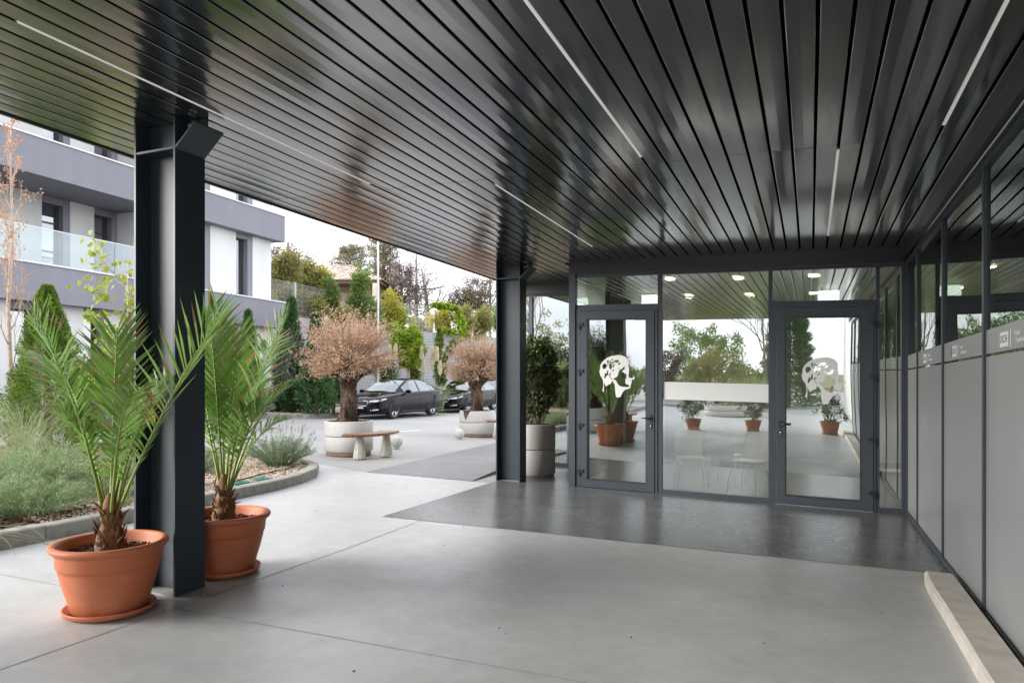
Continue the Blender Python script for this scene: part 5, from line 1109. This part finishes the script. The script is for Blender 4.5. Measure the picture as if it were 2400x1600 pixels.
creeper('lime creeper trailing along the fence top left of the second column', [(1010, 712), (1040, 716), (1070, 722), (1085, 770), (1070, 800)], [35, 35.3, 35.6, 35.4, 34.6], 9, 2000, 'leaf_lime')
creeper('yellow-green creeper spilling over the wall top beside the lime tree', [(925, 758), (922, 775), (928, 800)], [30.8, 30.4, 30.2], 12, 900, 'leaf_lime')
creeper('creeper along the coping between the fence posts', [(1035, 772), (1060, 776), (1100, 782)], [34, 34.6, 35.5], 7, 1300, 'leaf_lime')
def pampas(label, px, d, plumes, z0=.12, R=.25, h=1.3):
    c = P(px, 900, d); mb = MB(); blades(mb, 330, R, h, .55, .016, .8)
    t = thing('pampas_grass', label, 'grass', (c[0], c[1], z0), 0, 'pampas grass clumps behind the cars'); part('blades', mb, 'leaf_grass', t)
    for (qx, qy) in plumes:
        q = P(qx, qy, d)-np.array([c[0], c[1], z0]); mb = MB(); mb.tube(bez((0, 0, .3), (q[0]*.3, q[1]*.3, q[2]*.7), q-[0, 0, .3], 6), .007, 4, 1); n = 330; tt = rng.uniform(-1, 1, n); a = rng.uniform(0, 6.28, n); r = .07*np.sqrt(1-tt*tt)*(1-.25*tt)*np.sqrt(rng.random(n))
        mb.leaves(np.stack([q[0]+r*np.cos(a), q[1]+r*np.sin(a), q[2]+tt*.27], 1), np.stack([np.cos(a)*.4, np.sin(a)*.4, np.ones(n)], 1), .12, .022, 0); part('plume', mb, ['plume', 'leaf_grass'], t)
pampas('pampas grass with a pair of cream plumes left of the ivy', 1025, 28.5, [(1014, 830), (1024, 832), (1013, 845), (1031, 865)])
pampas('pampas grass with one low cream plume in front of the wall', 985, 28.5, [(993, 864), (988, 830)], h=1.1)
pampas('pampas grass behind the first car, plumes beside the dry tree', 925, 27.5, [(914, 828), (927, 826)], h=1.1)
pampas('pampas grass clump at the rear of the second car', 1110, 31.5, [(1100, 885)], h=1.0)
# along the hill top, behind the fence
g1 = 'olive-yellow bushes behind the fence'
for i, (x, y, d, rx, ry, m, lab) in enumerate([(668, 640, 31.5, 30, 45, 'leaf_olive', 'olive-brown bush nearest the white building, above the fence'), (712, 655, 33, 34, 42, 'leaf_olive', 'olive-brown bush before the roof of the old house'), (750, 670, 33.5, 24, 38, 'leaf_yellow', 'yellowish bush left of the house pillars'), (775, 700, 32, 17, 42, 'leaf_green', 'green bush left of the open pillar of the house'), (670, 712, 30.5, 30, 34, 'leaf_olive', 'low olive bush at the fence foot by the white building'), (725, 725, 31, 34, 30, 'leaf_olive', 'low olive bush at the fence foot, behind the conifer tip'), (845, 695, 32, 21, 56, 'leaf_green', 'tall green bush between the house pillar and the lamp post'), (872, 745, 31.5, 20, 38, 'leaf_green', 'green bush at the foot of the lamp post'),
    (912, 735, 34, 22, 38, 'leaf_yellow', 'bright yellow bush right of the lamp post'), (935, 755, 35, 16, 24, 'leaf_lime', 'lime bush between two fence posts, right of the yellow one'), (805, 755, 31, 30, 30, 'leaf_olive', 'olive bush behind the top of the nearer dry tree'), (1035, 750, 38, 26, 26, 'leaf_yellow', 'sparse yellow bush behind the fence, left of the creeper'), (1085, 750, 38, 26, 30, 'leaf_olive', 'olive bush behind the fence, right of the creeper'), (1130, 755, 39, 24, 32, 'leaf_olive', 'olive bush behind the fence beside the far column'), (985, 762, 39, 22, 16, 'leaf_olive', 'low olive bush under the bare larch'), (1180, 745, 41, 26, 34, 'leaf_green', 'green bush on the hill hidden behind the far column'), (1215, 750, 44, 30, 30, 'leaf_olive', 'olive bush on the hill behind the set-back glazing'), (1260, 752, 46, 30, 30, 'leaf_green', 'green bush far along the hill, beyond the clinic')]):
    bushP('hill_bush', lab, x, y, d, rx, ry, m, int(40+rx*ry*.05), 38, .15, H0, .30, aspect=.5, group=g1)
def pine(label, px, top, bot, d, layers, lean=0, leafm='leaf_pine', group='pines on the hill'):
    c = P(px, 760, d); H_ = P(px, top, d)[2]-H0
    def b(mw, ml):
        mw.tube([(0, 0, 0), (lean*.3, 0, H_*.5), (lean, 0, H_)], [.20, .14, .03], 8)
        for (yy, l, rr) in layers:
            z = P(px, yy, d)[2]-H0; L_ = l/F*d; n = 6
            for k in range(n):
                a = 6.28*k/n+random.uniform(-.3, .3); Lk = L_*random.uniform(.6, 1.05); e = np.array([lean*z/H_+Lk*math.cos(a), Lk*math.sin(a), z+Lk*.15*random.uniform(-.5, 1.5)]); mw.tube(bez((lean*z/H_, 0, z-.3), (e[0]*.6, e[1]*.6, z-.1), e, 5), np.linspace(.05, .012, 5), 4, cap=False)
                for q in range(5):
                    f = .45+.6*q/4; cpt = np.array([e[0]*f, e[1]*f, z+(e[2]-z)*f+.1])+rng.normal(size=3)*.18; m_ = 36; dv = rng.normal(size=(m_, 3))+[0, 0, .5]; ml.leaves(cpt+rng.normal(size=(m_, 3))*[.17, .17, .11]*rr, dv, .24, .05, 0, np.clip(rng.random(m_)*.5+.5*rng.random(), 0, 1))
    return tree('pine_tree', label, (c[0], c[1], H0), 'bark_grey', leafm, b, 'tree', group)
pine('pine with a flat spreading crown behind the old house roof', 822, 582, 700, 54, [(590, 26, 1.2), (600, 42, 1.3), (615, 50, 1.3), (632, 44, 1.2), (650, 30, 1)], group='pines on the hill')
pine('taller open pine directly behind the lamp post', 899, 548, 700, 50, [(556, 18, 1), (570, 32, 1.1), (588, 36, 1.1), (606, 42, 1.1), (625, 36, 1), (645, 34, 1), (665, 26, 1)], group='pines on the hill')
pine('low dark spreading pine beside the utility pole', 1100, 692, 740, 46, [(700, 52, 1.2), (712, 62, 1.3), (726, 56, 1.2)], group='pines on the hill')
def bare(label, px, top, d, lean=0, leafy=0, seed=1, l0=.16, group='bare trees on the hill', leafm='leaf_brown', larch=True):
    c = P(px, 770, d); H_ = P(px, top, d)[2]-H0
    def b(mw, ml):
        mw.tube([(0, 0, 0), (lean*.4, 0, H_*.45), (lean, 0, H_)], [.17, .12, .03], 7)
        for k in range(26):
            f = .28+.70*k/26; a = k*2.39; z = H_*f; L_ = H_*l0*(1.5-f)*random.uniform(.6, 1.3); twig_tree(mw, (lean*f**1.3, 0, z), (math.cos(a), math.sin(a), .12), L_, .055*(1.25-f), 3, .5, 3, .28, tips=TP, shrink=.7)
        if leafy: tp = np.array(TP); k = leafy; n = len(tp)*k; ml.leaves(np.repeat(tp, k, 0)+rng.normal(size=(n, 3))*.13, rng.normal(size=(n, 3)), .11, .07)
    TP = []; return tree('bare_tree', label, (c[0], c[1], H0), 'bark_grey', leafm, b, 'tree', group, 'leaves')
bare('tall bare larch with a straight trunk, nearest the canopy edge', 976, 590, 44, 0, 0, l0=.20)
bare('bare tree leaning left beside the straight larch', 1012, 628, 45, -.75, 0, l0=.22)
bare('thin dark-leaved tree between the tall pine and the larch', 941, 628, 42, 0, 5, l0=.15)
bare('half-bare dark tree left of the utility pole', 1112, 662, 46, .6, 3, l0=.26)
bare('sparse tree right beside the thin pole at the building corner', 664, 585, 44, 0, 3, l0=.2)
bare('faint small tree above the left end of the house roof', 712, 600, 48, 0, 2, l0=.16)
# planting along the foot of the white building
for i, (x, y, R, h, lab) in enumerate([(-16.0, 11.0, .6, 1.2, 'pale tall grass before the white building, far left'), (-15.6, 12.6, .5, 1.1, 'pale tall grass left of the thuja top'), (-17.3, 14.6, .6, 1.3, 'pale tall grass under the grey band'), (-17.3, 9.4, .5, 1.2, 'pale tall grass at the left edge by the building')]):
    tuft('tall_grass', lab, (x, y, .06), 420, R*.6, h, .5, .012, group='tall pale grasses by the white building', droop=.7)
bushP('hedge_bush', 'mixed green bush under the grey band, behind the nearer palm', 215, 905, 17.5, 42, 52, 'leaf_green', 90, 60, .12, .09, .25, group='bushes by the white building')
bushP('hedge_bush', 'mixed green bush at the building, right behind the near column', 330, 900, 19, 50, 50, 'leaf_green', 90, 60, .12, .09, .25, group='bushes by the white building')
bushP('hedge_bush', 'yellowish bush seen between the palm fronds and the near column', 290, 845, 17, 24, 60, 'leaf_olive', 50, 50, .10, .09, .22, group='bushes by the white building')
bushP('hedge_bush', 'grey-green bush behind the far palm', 560, 935, 18.5, 60, 34, 'leaf_spruce', 90, 55, .12, .09, .25, group='bushes by the white building')

# ================================================================== BEHIND THE CAMERA (mirrored in the doors and the side glazing)
def b(mw, ml):
    mw.tube([(0, 0, 0), (0, 0, 3), (0, 0, 7)], [.14, .1, .02], 8); n = 22000; t = rng.random(n)**.8; a = rng.uniform(0, 6.28, n); r = 1.5*(1-t)**.9*(.75+.35*np.abs(np.sin(t*38)))*np.sqrt(rng.uniform(.1, 1, n)); ml.leaves(np.stack([r*np.cos(a), r*np.sin(a), t*7], 1), np.stack([np.cos(a), np.sin(a), np.full(n, .15)], 1)+rng.normal(size=(n, 3))*.35, .22, .06, 0)
tree('spruce_tree', 'big green spruce mirrored in the right door, beside the pale wall', (-.9, -14.5, 0), 'bark_grey', 'leaf_conifer', b, 'tree')
MR = 'bushes and trees mirrored in the glass'
for i, (x, y, z, r, rz_, m, lab) in enumerate([(-4.2, -15, 1.1, 1.3, 1.1, 'leaf_olive', 'golden bush mirrored in the right half of the middle pane'), (-6.4, -15.5, 1.2, 1.2, 1.3, 'leaf_brown', 'brown feathery bush mirrored in the left half of the middle pane'), (-8.6, -14, 1.0, 1.2, 1.0, 'leaf_green', 'green bush mirrored at the left of the middle pane'), (-5.2, -20, 2.2, 2.2, 2.0, 'leaf_green', 'taller light green tree mirrored above the bushes in the middle pane'), (-11.5, -9, 1.4, 1.8, 1.5, 'leaf_dark', 'dark bush mirrored in the left door'), (-9.6, -4.5, .9, 1.1, .9, 'leaf_green', 'green bush mirrored low in the left door'), (-12.5, 0, 1.5, 1.4, 1.6, 'leaf_green', 'green bush mirrored in the set-back glazing'), (-2.2, -18, .9, 1.2, .9, 'leaf_lime', 'lime bush mirrored beside the spruce'), (-14, -12, 2.2, 2.4, 2.2, 'leaf_olive', 'olive tree mirrored behind the left door')]):
    def b(mw, ml): cc = crown(ml, (0, 0, z), (r, r, rz_), int(60*r), 60, .16, .32, aspect=.45); limbs(mw, (0, 0, 0), cc[:12], .06, .01)
    tree('mirrored_bush', lab, (x, y, .0), 'bark_grey', m, b, 'shrub', MR)
tuft('tall_grass', 'tall green grass mirrored at the left side of the right door', (-2.3, -11.5, 0), 600, .5, 1.7, .6, .014, group='tall grasses mirrored in the glass', droop=.6)
tuft('tall_grass', 'second tall grass mirrored behind the left emblem', (-8.5, -8.0, 0), 600, .6, 1.6, .6, .014, group='tall grasses mirrored in the glass', droop=.6)
def b(mw, ml):
    TPS = []; mw.tube([(0, 0, 0), (.1, 0, 2), (0, 0, 4)], [.07, .05, .03], 7)
    for q in range(6): a = q*1.05; twig_tree(mw, (0, 0, 1.8+q*.35), (.5*math.cos(a), .5*math.sin(a), 1), 1.5, .028, 3, .45, 3, .25, tips=TPS)
tree('bare_tree', 'bare young tree mirrored in the right door left of the spruce', (-2.0, -13.2, 0), 'bark_grey', 'leaf_brown', b, 'tree', 'bare trees mirrored in the glass')
tree('bare_tree', 'bare pale tree mirrored in the set-back glazing', (-8.2, 2.2, .09), 'bark_pale', 'leaf_brown', b, 'tree', 'bare trees mirrored in the glass')

# ================================================================== added height shear of the whole site
bpy.context.view_layer.update()
def shift(o, ox, oy):
    me = o.data; n = len(me.vertices); c = np.empty(n*3, np.float32); me.vertices.foreach_get('co', c); c = c.reshape(-1, 3)
    c[:, 2] += -SHEAR*((c[:, 0]+ox)*RT[0]+(c[:, 1]+oy)*RT[1]); me.vertices.foreach_set('co', c.ravel()); me.update()
for o, m in list(MODE.items()):
    if m == 't': o.location.z += zs(o.location.x, o.location.y)
    else:
        if o.type == 'MESH': shift(o, o.location.x, o.location.y)
        st = list(o.children)
        while st:
            c = st.pop(); st += list(c.children)
            if c.type == 'MESH': shift(c, o.location.x, o.location.y)
